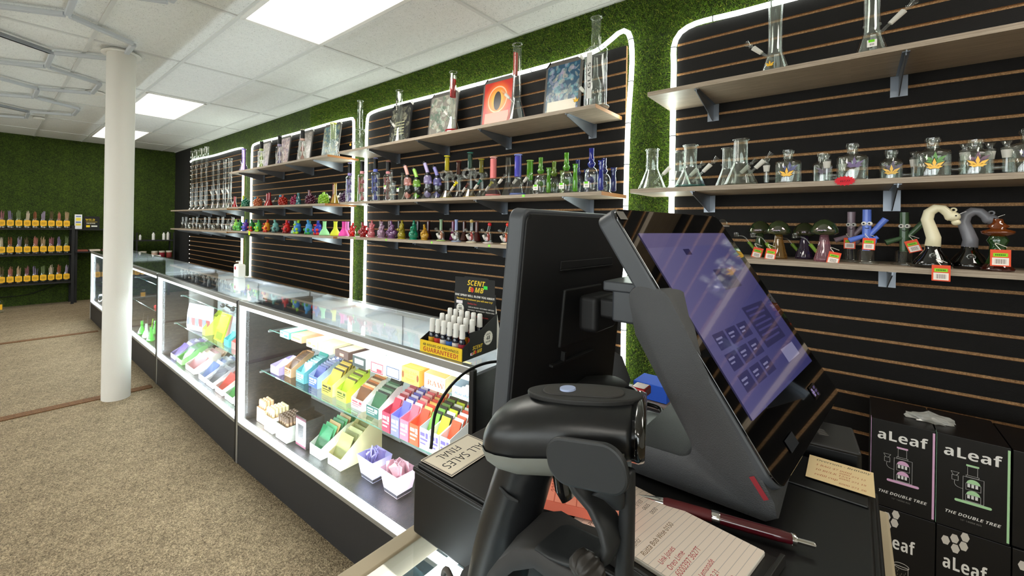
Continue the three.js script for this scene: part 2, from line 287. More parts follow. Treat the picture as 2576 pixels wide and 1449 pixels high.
shelf('high oak shelf holding two clear beakers by the till', S1, -.735, 1.7, [-.53, .125, .74, 1.35]);
shelf('oak shelf of clear bottles and beakers by the till', S2, -.81, 1.7, [-.54, .11, .74, 1.35]);
shelf('oak shelf of mushroom and figure pipes by the till', S3, -.78, 1.7, [-.53, .1, .74, 1.35]);
shelf('high oak shelf of printed trays and tall glass, near panel', S1 - .008, -3.42, -.995, [-2.99, -2.385, -1.79, -1.17]);
shelf('oak shelf of coloured glass pipes, near panel', S2 - .004, -3.38, -.955, [-2.99, -2.385, -1.815, -1.18]);
shelf('oak shelf of small coloured glass figures, near panel', S3, -3.41, -.97, [-3.0, -2.4, -1.8, -1.18]);
shelf('high oak shelf of pale trays, middle panel', S1 - .015, -6.0, -3.6, [-5.75, -5.186, -4.48, -3.9]);
shelf('oak shelf of small bright glass, middle panel', S2 - .008, -6.02, -3.63, [-5.75, -5.15, -4.5, -3.9]);
shelf('oak shelf of bright silicone pipes, middle panel', S3 - .005, -6.02, -3.48, [-5.75, -5.15, -4.5, -3.9]);
shelf('oak shelf of very tall clear tubes, far panel', S2 - .02, -8.62, -6.06, [-8.3, -7.7, -7.1, -6.4]);
shelf('oak shelf of small clear glass, far panel', S3 - .02, -8.62, -6.06, [-8.3, -7.7, -7.1, -6.4]);
// ---------------------------------------------------------------- lit glass showcases in a row, and the one under the till
const CX0 = 1.04, CX1 = 1.55, CTOP = .972;
// built in its own axes: length along z from -L/2 to L/2, front at x = 0, depth along +x
function showcase(label, L, D, H, pos, turn, rail, opt = {}) {
  const t = thing('glass_showcase', label, 'showcase', pos, turn, 'glass showcases'), y0 = .245, h = L / 2, T = H - .006;
  obj('base_panel', [span(.006, .02, 0, y0, -h, h), span(.02, D - .02, 0, .02, -h + .02, h - .02), span(D - .02, D, 0, y0, -h, h)], M.kick, t);
  obj('deck', span(.008, D - .002, y0 - .018, y0, -h + .018, h - .018), M.melamine, t);
  obj('end_panel', rbox(D - .012, H - .03, .018, .002, D / 2 + .004, (H - .03) / 2, -h + .009), M.melamine, t);
  obj('end_panel', rbox(D - .012, H - .03, .018, .002, D / 2 + .004, (H - .03) / 2, h - .009), M.melamine, t);
  for (const s of [-1, 1]) obj('corner_post', rbox(.022, H - .01, .02, .004, .011, (H - .01) / 2, s * (h - .01)), s < 0 ? M.alu : M.black, t);
  obj('base_rail', [span(0, .03, y0 - .012, y0 + .006, -h + .02, h - .02)], rail, t);
  obj('top_rail', [rbox(.03, .028, L - .03, .003, .015, H - .016, 0), rbox(.03, .028, L - .03, .003, D - .015, H - .016, 0)], rail, t);
  obj('front_glass', span(.009, .0135, y0, H - .025, -h + .02, h - .02), M.pane, t);
  obj('top_glass', span(.004, D - .004, H - .006, H, -h + .004, h - .004), M.pane, t);
  for (const s of [0, 1]) obj('sliding_door', span(D - .014 + s * .008, D - .009 + s * .008, y0 + .004, H - .03, s ? -.02 : -h + .02, s ? h - .02 : .02), M.door, t);
  if (opt.shelves !== false) for (const [sy, sx] of [[.77, .185], [.53, .135]]) {
    obj('glass_shelf', span(sx, D - .02, sy - .006, sy, -h + .03, h - .02), M.pane, t);
    obj('shelf_edge', span(sx - .0015, sx, sy - .006, sy, -h + .03, h - .02), M.glassEdge, t);
    for (const s of [-1, 1]) obj('shelf_bracket', [rbox(.3, .012, .016, .004, sx + .14, sy - .013, s * (h - .034))], M.alu, t);
  }
  // light strips inside: along the front at top and bottom, and up the far corner
  const q = new THREE.Quaternion().setFromAxisAngle(V(0, 1, 0), turn), P = (x, y, z) => V(x, y, z).applyQuaternion(q).add(V(...pos)).toArray();
  obj('led_strip', span(.016, .026, H - .054, H - .03, -h + .03, h - .03), M.led, t);
  obj('led_strip', span(.016, .034, y0 + .001, y0 + .018, -h + .03, h - .03), M.led, t);
  obj('led_strip', span(.016, .03, y0 + .02, H - .055, -h + .021, -h + .046), M.led, t);
  light(L - .08, .014, STRIP_LIGHT, 0xeaf6ff, P(.034, H - .058, 0), P(.16, .2, 0), 'showcase_strip_glow');
  light(L - .08, .014, STRIP_LIGHT, 0xeaf6ff, P(.038, y0 + .022, 0), P(.4, .6, 0), 'showcase_strip_glow');
  light(.012, H - y0 - .1, STRIP_LIGHT, 0xeaf6ff, P(.034, (H + y0) / 2, -h + .05), P(.2, (H + y0) / 2, h), 'showcase_strip_glow');
  return t;
}
const CASE_TURN = 2.2 * Math.PI / 180;   // the nearest one stands a little askew
const CL = 1.758, caseZ = [-.89, -2.655, -4.42, -6.185].map((z) => z - CL / 2);
['lit showcase of rolling papers, next to the till', 'second lit showcase holding wrapped packets behind the column', 'third lit showcase with dark small goods, half behind the column', 'farthest lit showcase near the back wall'].forEach((l, i) => i ? showcase(l, CL, CX1 - CX0, CTOP, [CX0, 0, caseZ[i]], 0, M.alu) : showcase(l, CL, CX1 - CX0, CTOP, [CX0 + CL / 2 * Math.sin(CASE_TURN), 0, -2.652 + CL / 2 * Math.cos(CASE_TURN)], CASE_TURN, M.alu));
// ---------------------------------------------------------------- the till counter and what stands on it
const YC = 1.0575, YT = 1.147;
{ // short showcase under the till, its length along x
  const t = thing('till_showcase', 'beige railed glass showcase under the black cash drawer', 'showcase', [0, 0, 0]), x0 = -.12, x1 = .85, z0 = -.4, z1 = .036;
  obj('base_panel', [span(x0, x1, 0, .3, z0 + .01, z0 + .025), span(x0, x1, 0, .3, z1 - .025, z1 - .01), span(x1 - .02, x1, 0, YC - .03, z0 + .01, z1 - .01), span(x0, x0 + .02, 0, YC - .03, z0 + .01, z1 - .01)], M.kick, t);
  obj('deck', span(x0 + .02, x1 - .02, .75, .765, z0 + .03, z1 - .03), std(0x9fb4bd, .4), t);
  obj('side_glass', [span(x0, x1, .3, YC - .03, z0 + .012, z0 + .017)], M.pane, t);
  obj('back_panel', span(x0, x1, .3, YC - .03, z1 - .018, z1 - .012), M.melamine, t);
  obj('top_glass', span(x0 + .004, x1 - .004, YC - .006, YC, z0 + .004, z1 - .004), M.pane, t);
  for (const z of [z0 + .011, z1 - .009]) obj('top_rail', rbox(x1 - x0, .034, .022, .003, (x0 + x1) / 2, YC - .015, z), M.bench, t);
  for (const x of [x0 + .011, x1 - .011]) obj('top_rail', rbox(.022, .034, z1 - z0 - .02, .003, x, YC - .0155, (z0 + z1) / 2), M.bench, t);
  obj('glass_shelf', span(x0 + .03, x1 - .03, .93, .936, z0 + .06, z1 - .04), M.pane, t);
  obj('led_strip', [span(x0 + .03, x1 - .03, YC - .05, YC - .042, z0 + .03, z0 + .04)], M.led, t);
  obj('divider', [span(.3, .306, .77, .92, z0 + .05, z1 - .05), span(.45, .456, .77, .92, z0 + .05, z1 - .05)], phy(0xd9eef2, .1, { transmission: .8, thickness: 0 }), t);
  light(x1 - x0 - .06, .01, STRIP_LIGHT, 0xe4f4ff, [(x0 + x1) / 2, YC - .055, z0 + .036], [(x0 + x1) / 2, .7, -.2], 'till_showcase_glow');
  tag(obj('display_tray', [rbox(.13, .05, .2, .006, .37, .791, -.2)], std(0x31434e, .5)), 'dark slate tray inside the beige railed showcase', 'tray');
}
{ // cash drawer with its rim, front and lock
  const t = thing('cash_drawer', 'wide black steel cash drawer on the glass counter', 'cash drawer', [.5525, YC, -.184]), w = .373, d = .408, h = YT - YC;
  obj('body', rbox(w, h - .012, d, .004, 0, .004 + (h - .012) / 2, 0, 3), M.black, t);
  obj('lid', [rbox(w + .002, .006, d + .002, .002, 0, h - .0075, 0), rbox(w - .006, .006, d - .006, .0028, 0, h - .003, 0)], M.black, t);
  obj('rear_ledge', rbox(.085, .004, d - .01, .002, w / 2 - .05, h + .001, 0), M.black, t);
  for (const [x, z] of [[-.16, -.18], [.16, -.18], [-.16, .18], [.16, .18]]) obj('foot', cyl(.012, .012, .005, x, 0, z), M.matte, t);
  obj('front_panel', rbox(w - .02, h - .03, .006, .002, 0, h / 2, d / 2 + .001), M.black, t);
  const lock = obj('lock', cyl(.009, .009, .008).rotateX(Math.PI / 2).translate(-.01, .05, d / 2 + .003), M.chrome, t);
}
{ // key hanging in the drawer lock
  const t = thing('key', 'small steel key with a ring in the cash drawer lock', 'key', [.545, YC + .05, .036]);
  obj('blade', box(.003, .008, .026, 0, 0, .006), M.chrome, t);
  obj('bow', extrude(roundRect(.026, .02, .009), .0025, .0006).rotateY(Math.PI / 2).translate(0, 0, .03), M.steel, t);
  obj('ring', new THREE.TorusGeometry(.012, .0012, 8, 24).rotateY(Math.PI / 2 + .4).translate(.002, -.011, .04), M.chrome, t);
}
const cardA = canvas(512, 280, (g) => { g.fillStyle = '#fdf1dc'; g.fillRect(0, 0, 512, 280); g.strokeStyle = '#222'; g.lineWidth = 6; g.strokeRect(10, 10, 492, 260); g.lineWidth = 2; g.strokeRect(18, 18, 476, 244); words(g, 'ALL SALES', 256, 105, '92px sans-serif', '#1b1714'); words(g, 'FINAL', 300, 205, '84px sans-serif', '#1b1714'); });
tag(sheet('notice_card', cardA, [.4215, YT + .0012, -.36], [-1, 0, .03], [.03, 0, 1], .094, .051), 'cream notice card reading all sales final on the cash drawer', 'notice');
const noteY = canvas(512, 420, (g) => { g.fillStyle = '#f7dca8'; g.fillRect(0, 0, 512, 420); const pen = (t, x, y, c, s = 40) => { g.save(); g.translate(x, y); g.rotate(-.03); words(g, t, 0, 0, 'italic ' + s + 'px serif', c, 'left'); g.restore(); };
  pen('Overruns - Brittany', 60, 60, '#3a3524', 46); ['1 BAG 47 mini', '10 BULK 12/ct', 'refill cup'].forEach((s, i) => { pen(s, 60, 150 + i * 88, '#b5532c', 42); pen('6000 371 ' + (12 + i * 7), 250, 190 + i * 88, '#b5532c', 36); }); });
tag(sheet('handwritten_note', noteY, [.702, YT + .0048, -.009], [0, 0, 1], [1, 0, 0], .058, .068), 'yellowed handwritten note at the back of the cash drawer', 'note');
{ // black tray with a ruled pad
  const t = thing('note_pad', 'ruled handwritten note pad in a thin black tray', 'note pad', [.436, YT, -.125], -.15);
  obj('tray', [rbox(.122, .004, .152, .0015, 0, .002, 0), rbox(.122, .01, .004, .001, 0, .005, .075), rbox(.004, .01, .152, .001, -.06, .005, 0), rbox(.122, .01, .004, .001, 0, .005, -.075)], std(0x1a1715, .35), t);
  const tex = canvas(768, 1024, (g) => {
    g.fillStyle = '#f6e6d8'; g.fillRect(0, 0, 768, 1024); g.strokeStyle = 'rgba(120,120,130,.55)'; g.lineWidth = 2.5; for (let y = 60; y < 1024; y += 44) { g.beginPath(); g.moveTo(0, y); g.lineTo(768, y); g.stroke(); }
    const pen = (s, x, y, c, k = 46) => { g.save(); g.translate(x, y); g.rotate(-.06); words(g, s, 0, 0, 'italic ' + k + 'px sans-serif', c, 'left'); g.restore(); };
    pen('Preload', 20, 120, '#4a3a2c'); ['0151', '0152', '0163', '0605', '0600'].forEach((s, i) => pen(s, 520, 90 + i * 62, '#4a3a2c', 44)); ['Daddy', 'Gecto', 'Tanava', 'Runtz'].forEach((s, i) => pen(s, 60, 250 + i * 62, '#4a3a2c'));
    pen('Rusta Bob Wise 0150', 50, 520, '#6a4a22', 52); pen('Unk Jones', 70, 630, '#b02a32', 50); pen('Oreo Lime', 70, 690, '#b02a32', 50); pen('6000397 3627T', 60, 750, '#b02a32', 54); pen('Les Lemonade', 90, 850, '#b02a32', 46); pen('397362 21', 90, 905, '#b02a32', 48); pen('Runout', 200, 985, '#b02a32', 44);
  });
  obj('pages', [rbox(.1, .004, .128, .0008, .004, .006, 0)], M.paper, t);
  sheet('top_page', tex, [.004, .0085, 0], [1, 0, 0], [0, 0, -1], .099, .127, t, .85);
}
{ // orange sticky notes
  const t = thing('sticky_note_pad', 'thick pad of orange ruled sticky notes', 'sticky notes', [.431, YT + .0102, -.199], .41);
  obj('block', rbox(.062, .01, .08, .0008, 0, .005, 0), std(0xff8166, .8), t);
  sheet('top_note', canvas(256, 256, (g) => { g.fillStyle = '#ff9a80'; g.fillRect(0, 0, 256, 256); g.strokeStyle = '#d4604a'; g.lineWidth = 3; for (let y = 40; y < 256; y += 34) { g.beginPath(); g.moveTo(0, y); g.lineTo(256, y); g.stroke(); } words(g, '3383 7', 60, 40, 'italic 40px serif', '#b03a22', 'left'); g.strokeStyle = '#b03a22'; g.lineWidth = 4; g.beginPath(); g.moveTo(40, 76); g.lineTo(190, 60); g.stroke(); }), [0, .0103, 0], [1, 0, 0], [0, 0, -1], .0618, .0798, t, .85);
}
{ // maroon ballpoint
  const a = V(.484, YT + .0075, -.162), b = V(.5215, YT + .0085, -.02), t = thing('ballpoint_pen', 'maroon ballpoint pen with silver tip and clicker', 'pen', a.toArray()); t.quaternion.setFromUnitVectors(V(0, 1, 0), b.clone().sub(a).normalize());
  obj('tip', lathe([[.0004, -.002], [.0012, 0], [.0042, .018], [.0046, .0225]]), M.chrome, t);
  obj('grip', lathe([[.0046, .0225], [.0056, .026], [.0056, .06], [.0052, .065]]), std(0x5a1216, .6), t);
  obj('ring', lathe([[.0056, .065], [.006, .066], [.006, .071], [.0056, .072]]), M.chrome, t);
  obj('barrel', lathe([[.0054, .072], [.0054, .118], [.0046, .128]]), phy(0x4a0714, .15, { clearcoat: 1 }), t);
  obj('clicker', lathe([[.005, .128], [.005, .131], [.0026, .132], [.0026, .144], [.001, .1455], [0, .1455]]), M.chrome, t);
}
{ // point of sale terminal: stand in side profile, operator screen, customer screen on an arm
  const t = thing('till_terminal', 'black touch screen till terminal on the cash drawer', 'till terminal', [0, 0, 0]);
  const dark = std(0x3a3b3d, .5, { bumpMap: rep(speckBump, 1 / .05), bumpScale: .0002 }), soft = std(0x1c1c1d, .55), edge = std(0x44474c, .42);
  // stand: a leaning arm on a flat foot; its outline lies in the z, y plane
  const s = new THREE.Shape(), P = (z, y) => [-z, y], mv = (f, z, y) => s[f](...P(z, y));
  mv('moveTo', -.19, 1.166 - .018); mv('lineTo', -.06, YT + .003); mv('lineTo', -.05, 1.158); mv('lineTo', -.052, 1.172); mv('lineTo', -.15, 1.362); s.quadraticCurveTo(...P(-.158, 1.374), ...P(-.178, 1.372)); mv('lineTo', -.186, 1.371);
  s.quadraticCurveTo(...P(-.198, 1.366), ...P(-.196, 1.35)); mv('lineTo', -.188, 1.312); mv('lineTo', -.131, 1.212); s.quadraticCurveTo(...P(-.12, 1.192), ...P(-.138, 1.188)); mv('lineTo', -.19, 1.186);
  const g = extrude(s, .34, .004, 8).rotateY(-Math.PI / 2);   // outline x becomes -z ... width along x
  g.rotateY(Math.PI); g.translate(.535 + .17, 0, 0);
  const stand = obj('stand', mergeVertices(toCreasedNormals(g, .6)), dark, t);
  { const p = stand.geometry.attributes.position; let lo = 9; for (let i = 0; i < p.count; i++) lo = Math.min(lo, p.getZ(i)); if (lo > -.1) stand.geometry.applyMatrix4(new THREE.Matrix4().makeScale(1, 1, -1)); }
  for (const [x, z] of [[.56, -.17], [.56, -.075], [.84, -.17]]) obj('rubber_foot', cyl(.008, .008, .004, x, YT, z), M.matte, t);
  // operator screen: near edge at x = .535, leaning back
  const a = V(.535, 1.464, -.221), b = V(.535, 1.183, -.049), far = V(.93, 0, 0.028 + 0), right = V(.39, 0, .036).normalize(), up = a.clone().sub(b), H = up.length(); up.normalize();
  const nrm = right.clone().cross(up).negate().normalize(); if (nrm.z < 0) nrm.negate();
  const Wd = .392, o = b.clone().addScaledVector(right, Wd / 2).addScaledVector(up, H / 2), basis = new THREE.Matrix4().makeBasis(right.clone().negate(), up, nrm).setPosition(o);
  if (basis.determinant() < 0) basis.makeBasis(right, up, nrm).setPosition(o);
  const put = (geo) => geo.applyMatrix4(basis), sgn = basis.determinant() > 0 && V(1, 0, 0).transformDirection(basis).dot(right) > 0 ? 1 : -1;
  const scr = obj('operator_screen', put(extrude(roundRect(Wd, H, .018), .024, .003, 8).translate(0, 0, -.012)), edge, t);
  obj('bezel_glass', put(extrude(roundRect(Wd - .004, H - .004, .017), .0024, .0006, 8).translate(0, 0, .0008)), phy(0x050506, .04, { clearcoat: 1, clearcoatRoughness: .02 }), scr);
  const ui = canvas(1024, 860, (c, w, h) => {
    const gr = c.createLinearGradient(0, 0, w, h); gr.addColorStop(0, '#8f86b4'); gr.addColorStop(.45, '#6f6ba6'); gr.addColorStop(1, '#4a4a8c'); c.fillStyle = gr; c.fillRect(0, 0, w, h);
    c.fillStyle = '#7d74a6'; c.fillRect(0, 0, w, 80); c.fillStyle = '#3c3866'; c.fillRect(330, 96, 70, 34); c.fillStyle = 'rgba(45,42,80,.55)'; c.fillRect(520, 230, 240, 120); c.fillRect(560, 460, 330, 220);
    for (let i = 0; i < 9; i++) { c.fillStyle = 'rgba(60,58,105,.7)'; c.fillRect(90 + (i % 3) * 145, 520 + ((i / 3) | 0) * 92, 122, 72); c.fillStyle = '#a9a6d6'; c.fillRect(104 + (i % 3) * 145, 540 + ((i / 3) | 0) * 92, 66, 9); c.fillRect(104 + (i % 3) * 145, 558 + ((i / 3) | 0) * 92, 46, 7); }
    c.fillStyle = '#5f5a9a'; for (let i = 0; i < 7; i++) c.fillRect(590, 480 + i * 27, 200 + (i * 53) % 90, 10); c.fillStyle = '#b5b2e0'; c.fillRect(700, 720, 220, 70);
  });
  const disp = new THREE.PlaneGeometry(Wd * .84, H * .70).translate(0, H * .035, .0029);
  obj('display', put(disp), phy(0x0a0a0c, .06, { emissive: 0xffffff, emissiveMap: ui, emissiveIntensity: .5, clearcoat: 1, clearcoatRoughness: .03 }), scr);
  const hexes = (c, x, y, r, col) => { c.fillStyle = col; for (const [i, j] of [[0, 0], [1.75, 0], [-1.75, 0], [.87, 1.5], [-.87, 1.5], [.87, -1.5], [-.87, -1.5]]) { c.beginPath(); for (let k = 0; k < 6; k++) c.lineTo(x + (i + .85 * Math.sin(k * Math.PI / 3)) * r, y + (j + .85 * Math.cos(k * Math.PI / 3)) * r); c.fill(); } };
  const logo = canvas(256, 128, (c) => { c.fillStyle = '#050506'; c.fillRect(0, 0, 256, 128); hexes(c, 64, 64, 17, '#b9a6f0'); words(c, 'BEST', 180, 36, 'bold 34px sans-serif', '#8f7fd0'); words(c, 'SHOP', 180, 70, 'bold 34px sans-serif', '#8f7fd0'); words(c, 'POS', 180, 104, 'bold 34px sans-serif', '#8f7fd0'); });
  const lg = new THREE.PlaneGeometry(.034, .017); lg.translate(.085, -H * .4, .003); obj('maker_emblem', put(lg), std(0xffffff, .3, { map: logo }), scr);
  obj('sticker', put(new THREE.PlaneGeometry(.036, .013).translate(-.1, -H * .44, .003)), std(0x1e242c, .4), scr);
  obj('corner_tag', put(new THREE.PlaneGeometry(.02, .012).translate(-Wd / 2 + .016, H / 2 - .012, .003)), std(0x77736c, .5), scr);
  // red warning sticker where stand and screen meet
  obj('warning_sticker', new THREE.PlaneGeometry(.022, .005).rotateY(-Math.PI / 2).rotateX(.98).translate(.5335, 1.183, -.0655), std(0x8e1524, .5, { side: THREE.DoubleSide }), t);
  // hinge and arm of the customer screen
  obj('hinge_block', [rbox(.1, .014, .046, .003, .65, 1.358, -.232), rbox(.09, .045, .032, .004, .65, 1.331, -.228)], edge, t);
  obj('screen_arm', [rbox(.075, .055, .03, .008, .655, 1.31, -.285), rbox(.05, .03, .05, .006, .655, 1.32, -.258)], soft, t);
  const cb = new THREE.Group(); cb.name = 'customer_screen'; t.add(cb); cb.position.set(.485, 1.153, -.35); cb.rotation.set(.083, -.04, 0);
  const shell = obj('back_shell', extrude(roundRect(.33, .312, .016), .024, .0035, 8).translate(.165, .156, 0), edge, cb);
  obj('back_cover', extrude(roundRect(.318, .3, .013), .0035, .0012, 8).translate(.165, .156, .0128), soft, cb);
  obj('vent_recess', [rbox(.17, .012, .003, .001, .185, .232, .0148), rbox(.17, .002, .006, .0008, .185, .225, .0155)], M.matte, cb);
  obj('mount_plate', [rbox(.12, .09, .006, .004, .175, .15, .016), rbox(.13, .004, .01, .001, .16, .082, .016), rbox(.006, .016, .01, .001, .13, .09, .016)], soft, cb);
  obj('screw', cyl(.0032, .0032, .001).rotateX(Math.PI / 2).translate(.012, .302, .0142), M.matte, cb);
  obj('front_glass', extrude(roundRect(.322, .304, .014), .002, .0004, 8).translate(.165, .156, -.0128), M.black, cb);
}
// cables behind the terminal
function cable(name, label, pts, r, mat) { return tag(obj(name, tube(pts, r, 60, 7), mat), label, 'cable'); }
cable('cable', 'thin black cable looping over the showcase end beside the notice card', [[.40, YT + .003, -.392], [.43, 1.19, -.41], [.5, 1.222, -.415], [.58, 1.22, -.40], [.64, 1.17, -.372]], .0022, M.black);
cable('cable', 'thick black cable hanging behind the scanner', [[.46, 1.225, -.16], [.5, 1.25, -.17], [.545, 1.24, -.2], [.56, 1.2, -.22], [.6, 1.158, -.24]], .004, M.black);
cable('cable', 'black cable lying coiled behind the terminal foot', [[.58, 1.152, -.3], [.64, 1.17, -.25], [.7, 1.165, -.27], [.74, 1.155, -.22], [.66, 1.153, -.2]], .0035, M.black);
tag(obj('red_plug', rbox(.03, .014, .022, .003, .70, 1.19, -.235), gloss(0xc41a1c)), 'small red connector among the black cables', 'connector');
tag(obj('blue_plug', rbox(.018, .01, .012, .002, .6, 1.162, -.215), gloss(0x3a4a9c)), 'small blue plug among the black cables', 'connector');
tag(obj('cable_pouch', limb([[.60, 1.152, -.335, .012, .004], [.64, 1.165, -.325, .03, .014], [.70, 1.17, -.31, .035, .02], [.76, 1.165, -.30, .03, .015], [.79, 1.152, -.295, .012, .004]], V(0, 0, 1)), M.matte), 'soft black pouch behind the terminal foot', 'pouch');
{ // receipt printer
  const t = thing('receipt_printer', 'black receipt printer behind the handwritten note', 'printer', [.795, YC, -.032], .12);
  obj('body', rbox(.075, .104, .078, .006, 0, .052, 0), M.black, t); obj('lid', rbox(.07, .006, .074, .003, 0, .108, 0).rotateZ(.1), std(0x1f1d1c, .5), t);
  sheet('lid_label', canvas(128, 128, (g) => { g.fillStyle = '#1d1c1c'; g.fillRect(0, 0, 128, 128); g.fillStyle = '#8b8780'; for (let i = 0; i < 6; i++) g.fillRect(18, 18 + i * 17, 60 + (i * 37) % 34, 5); }), [-.011, .1105, .005], [.25, 0, 1], [1, .1, -.25], .022, .022, t);
  obj('paper_lever', rbox(.01, .008, .012, .002, -.038, .088, -.028), M.white, t);
}
{ // hand scanner in its stand; all lies near the plane x = .30
  const t = thing('barcode_scanner', 'black hand barcode scanner with a grey band and blue button', 'barcode scanner', [0, 0, 0]), shell = std(0x141517, .34), hx = .30;
  const sec = [[-.2175, 1.2685, .006, .004], [-.2155, 1.269, .014, .0105], [-.21, 1.2715, .0225, .0175], [-.2, 1.2755, .0295, .0235], [-.185, 1.2795, .0335, .027], [-.16, 1.287, .036, .0285], [-.135, 1.294, .0355, .025], [-.112, 1.3, .034, .0195], [-.105, 1.3015, .033, .018]];
  const sy = (q) => Math.sign(Math.sin(q)) * Math.pow(Math.abs(Math.sin(q)), .8);
  const ring = (s, k = 1, q0 = 0, q1 = Math.PI * 2, n = 36) => Array.from({ length: n }, (_, i) => { const q = q0 + (q1 - q0) * i / n; return V(hx + Math.cos(q) * s[2] * k, s[1] + sy(q) * s[3] * k, s[0]); });
  const head = obj('head', loft(sec.map((s) => ring(s))), shell, t);
  obj('window_rim', loft([[-.108, 1.3012, .035, .0197], [-.104, 1.3017, .0356, .0203], [-.1005, 1.302, .0345, .019], [-.1, 1.302, .029, .0145]].map((s) => ring(s))), phy(0x070708, .15, { clearcoat: 1 }), head);
  // grey band wrapping the lower half of the head from one side round the nose to the other
  { const path = [], lv = 6; for (let i = sec.length - 2; i >= 1; i--) path.push([sec[i], -1]); path.push([sec[0], 0]); for (let i = 1; i < sec.length - 1; i++) path.push([sec[i], 1]);
    const rows = path.map(([s, side]) => Array.from({ length: lv }, (_, k) => { const e = -.12 - k * .14, q = side < 0 ? Math.PI - e : e; return side ? V(hx + Math.cos(q) * (s[2] + .0014), s[1] + sy(q) * (s[3] + .0014) * (side < 0 ? 1 : 1), s[0]) : V(hx, s[1] + sy(e) * (s[3] + .002), s[0] - .002); }));
    obj('bumper_band', loft(rows, { close: false, caps: false }), std(0x77776f, .6, { side: THREE.DoubleSide }), head); }
  const topY = 1.3165, inset = obj('top_panel', extrude((() => { const e = new THREE.Shape(); e.absellipse(0, 0, .041, .019, 0, Math.PI * 2); return e; })(), .004, .001, 24).rotateX(-Math.PI / 2).rotateY(Math.PI / 2).rotateX(-.13).translate(hx, topY - .0005, -.143), std(0x1b1a19, .6), head);
  obj('keypad', extrude(roundRect(.058, .021, .0104), .003, .0008, 8).rotateX(-Math.PI / 2).rotateY(Math.PI / 2).rotateX(-.13).translate(hx, topY + .001, -.143), std(0x2a2724, .65), head);
  obj('button', cyl(.006, .0057, .002, 0, 0, 0, 24).rotateX(-.13).translate(hx, topY + .0005, -.1535), std(0xaab8dc, .4), head);
  sheet('keypad_print', canvas(256, 128, (c) => { c.fillStyle = '#2a2724'; c.fillRect(0, 0, 256, 128); const hexes = (x, y, r) => { c.fillStyle = '#e6cfd4'; for (const [i, j] of [[0, 0], [1.75, 0], [-1.75, 0], [.87, 1.5], [-.87, 1.5], [.87, -1.5], [-.87, -1.5]]) { c.beginPath(); for (let k = 0; k < 6; k++) c.lineTo(x + (i + .85 * Math.sin(k * Math.PI / 3)) * r, y + (j + .85 * Math.cos(k * Math.PI / 3)) * r); c.fill(); } }; hexes(80, 64, 20); c.fillStyle = '#8f857c'; for (let i = 0; i < 4; i++) c.fillRect(140, 30 + i * 20, 70, 10); }), [hx, topY + .0035, -.131], [0, .13, 1], [1, 0, 0], .024, .012, head, .5);
  { const pv = V(hx, 1.28, -.165), m4 = new THREE.Matrix4().makeTranslation(pv.x, pv.y, pv.z).multiply(new THREE.Matrix4().makeRotationY(.3)).multiply(new THREE.Matrix4().makeTranslation(-pv.x, -pv.y, -pv.z)); head.applyMatrix4(m4); }
  obj('handle', limb([[hx, 1.285, -.178, .018, .03], [hx, 1.266, -.1815, .0215, .0235], [hx, 1.25, -.187, .0215, .0215], [hx, 1.225, -.1945, .021, .0225], [hx, 1.19, -.2045, .0208, .0238], [hx, 1.16, -.211, .021, .0245], [hx, 1.13, -.2165, .0212, .025], [hx, 1.1, -.222, .021, .025], [hx, 1.083, -.225, .019, .023], [hx, 1.079, -.2258, .012, .015]], V(1, 0, 0), 32), shell, t);
  obj('handle_base', limb([[hx, 1.128, -.223, .0222, .0262], [hx, 1.12, -.2245, .023, .027], [hx, 1.09, -.2295, .022, .026], [hx, 1.074, -.232, .014, .018]], V(1, 0, 0), 28), std(0x2e3032, .6), t);
  obj('crease', limb([[hx - .0218, 1.2365, -.197, .001, .0006], [hx - .0222, 1.233, -.1885, .0022, .0012], [hx - .021, 1.2325, -.18, .001, .0006]], V(0, 1, 0), 10), M.matte, t);
  obj('trigger', limb([[hx, 1.2665, -.158, .008, .004], [hx, 1.256, -.157, .0085, .0055], [hx, 1.245, -.1545, .0085, .0055], [hx, 1.2385, -.1505, .0075, .004]], V(1, 0, 0), 18), phy(0x0b0b0c, .2, { clearcoat: 1 }), t);
  obj('cord', tube([[hx, 1.078, -.232], [hx - .006, 1.09, -.252], [hx - .014, 1.12, -.262], [hx - .02, 1.14, -.252], [hx - .03, 1.13, -.23], [hx - .034, 1.09, -.22], [hx - .03, YC + .004, -.2]], .0026, 50, 8), std(0x4a423c, .6), t);
}
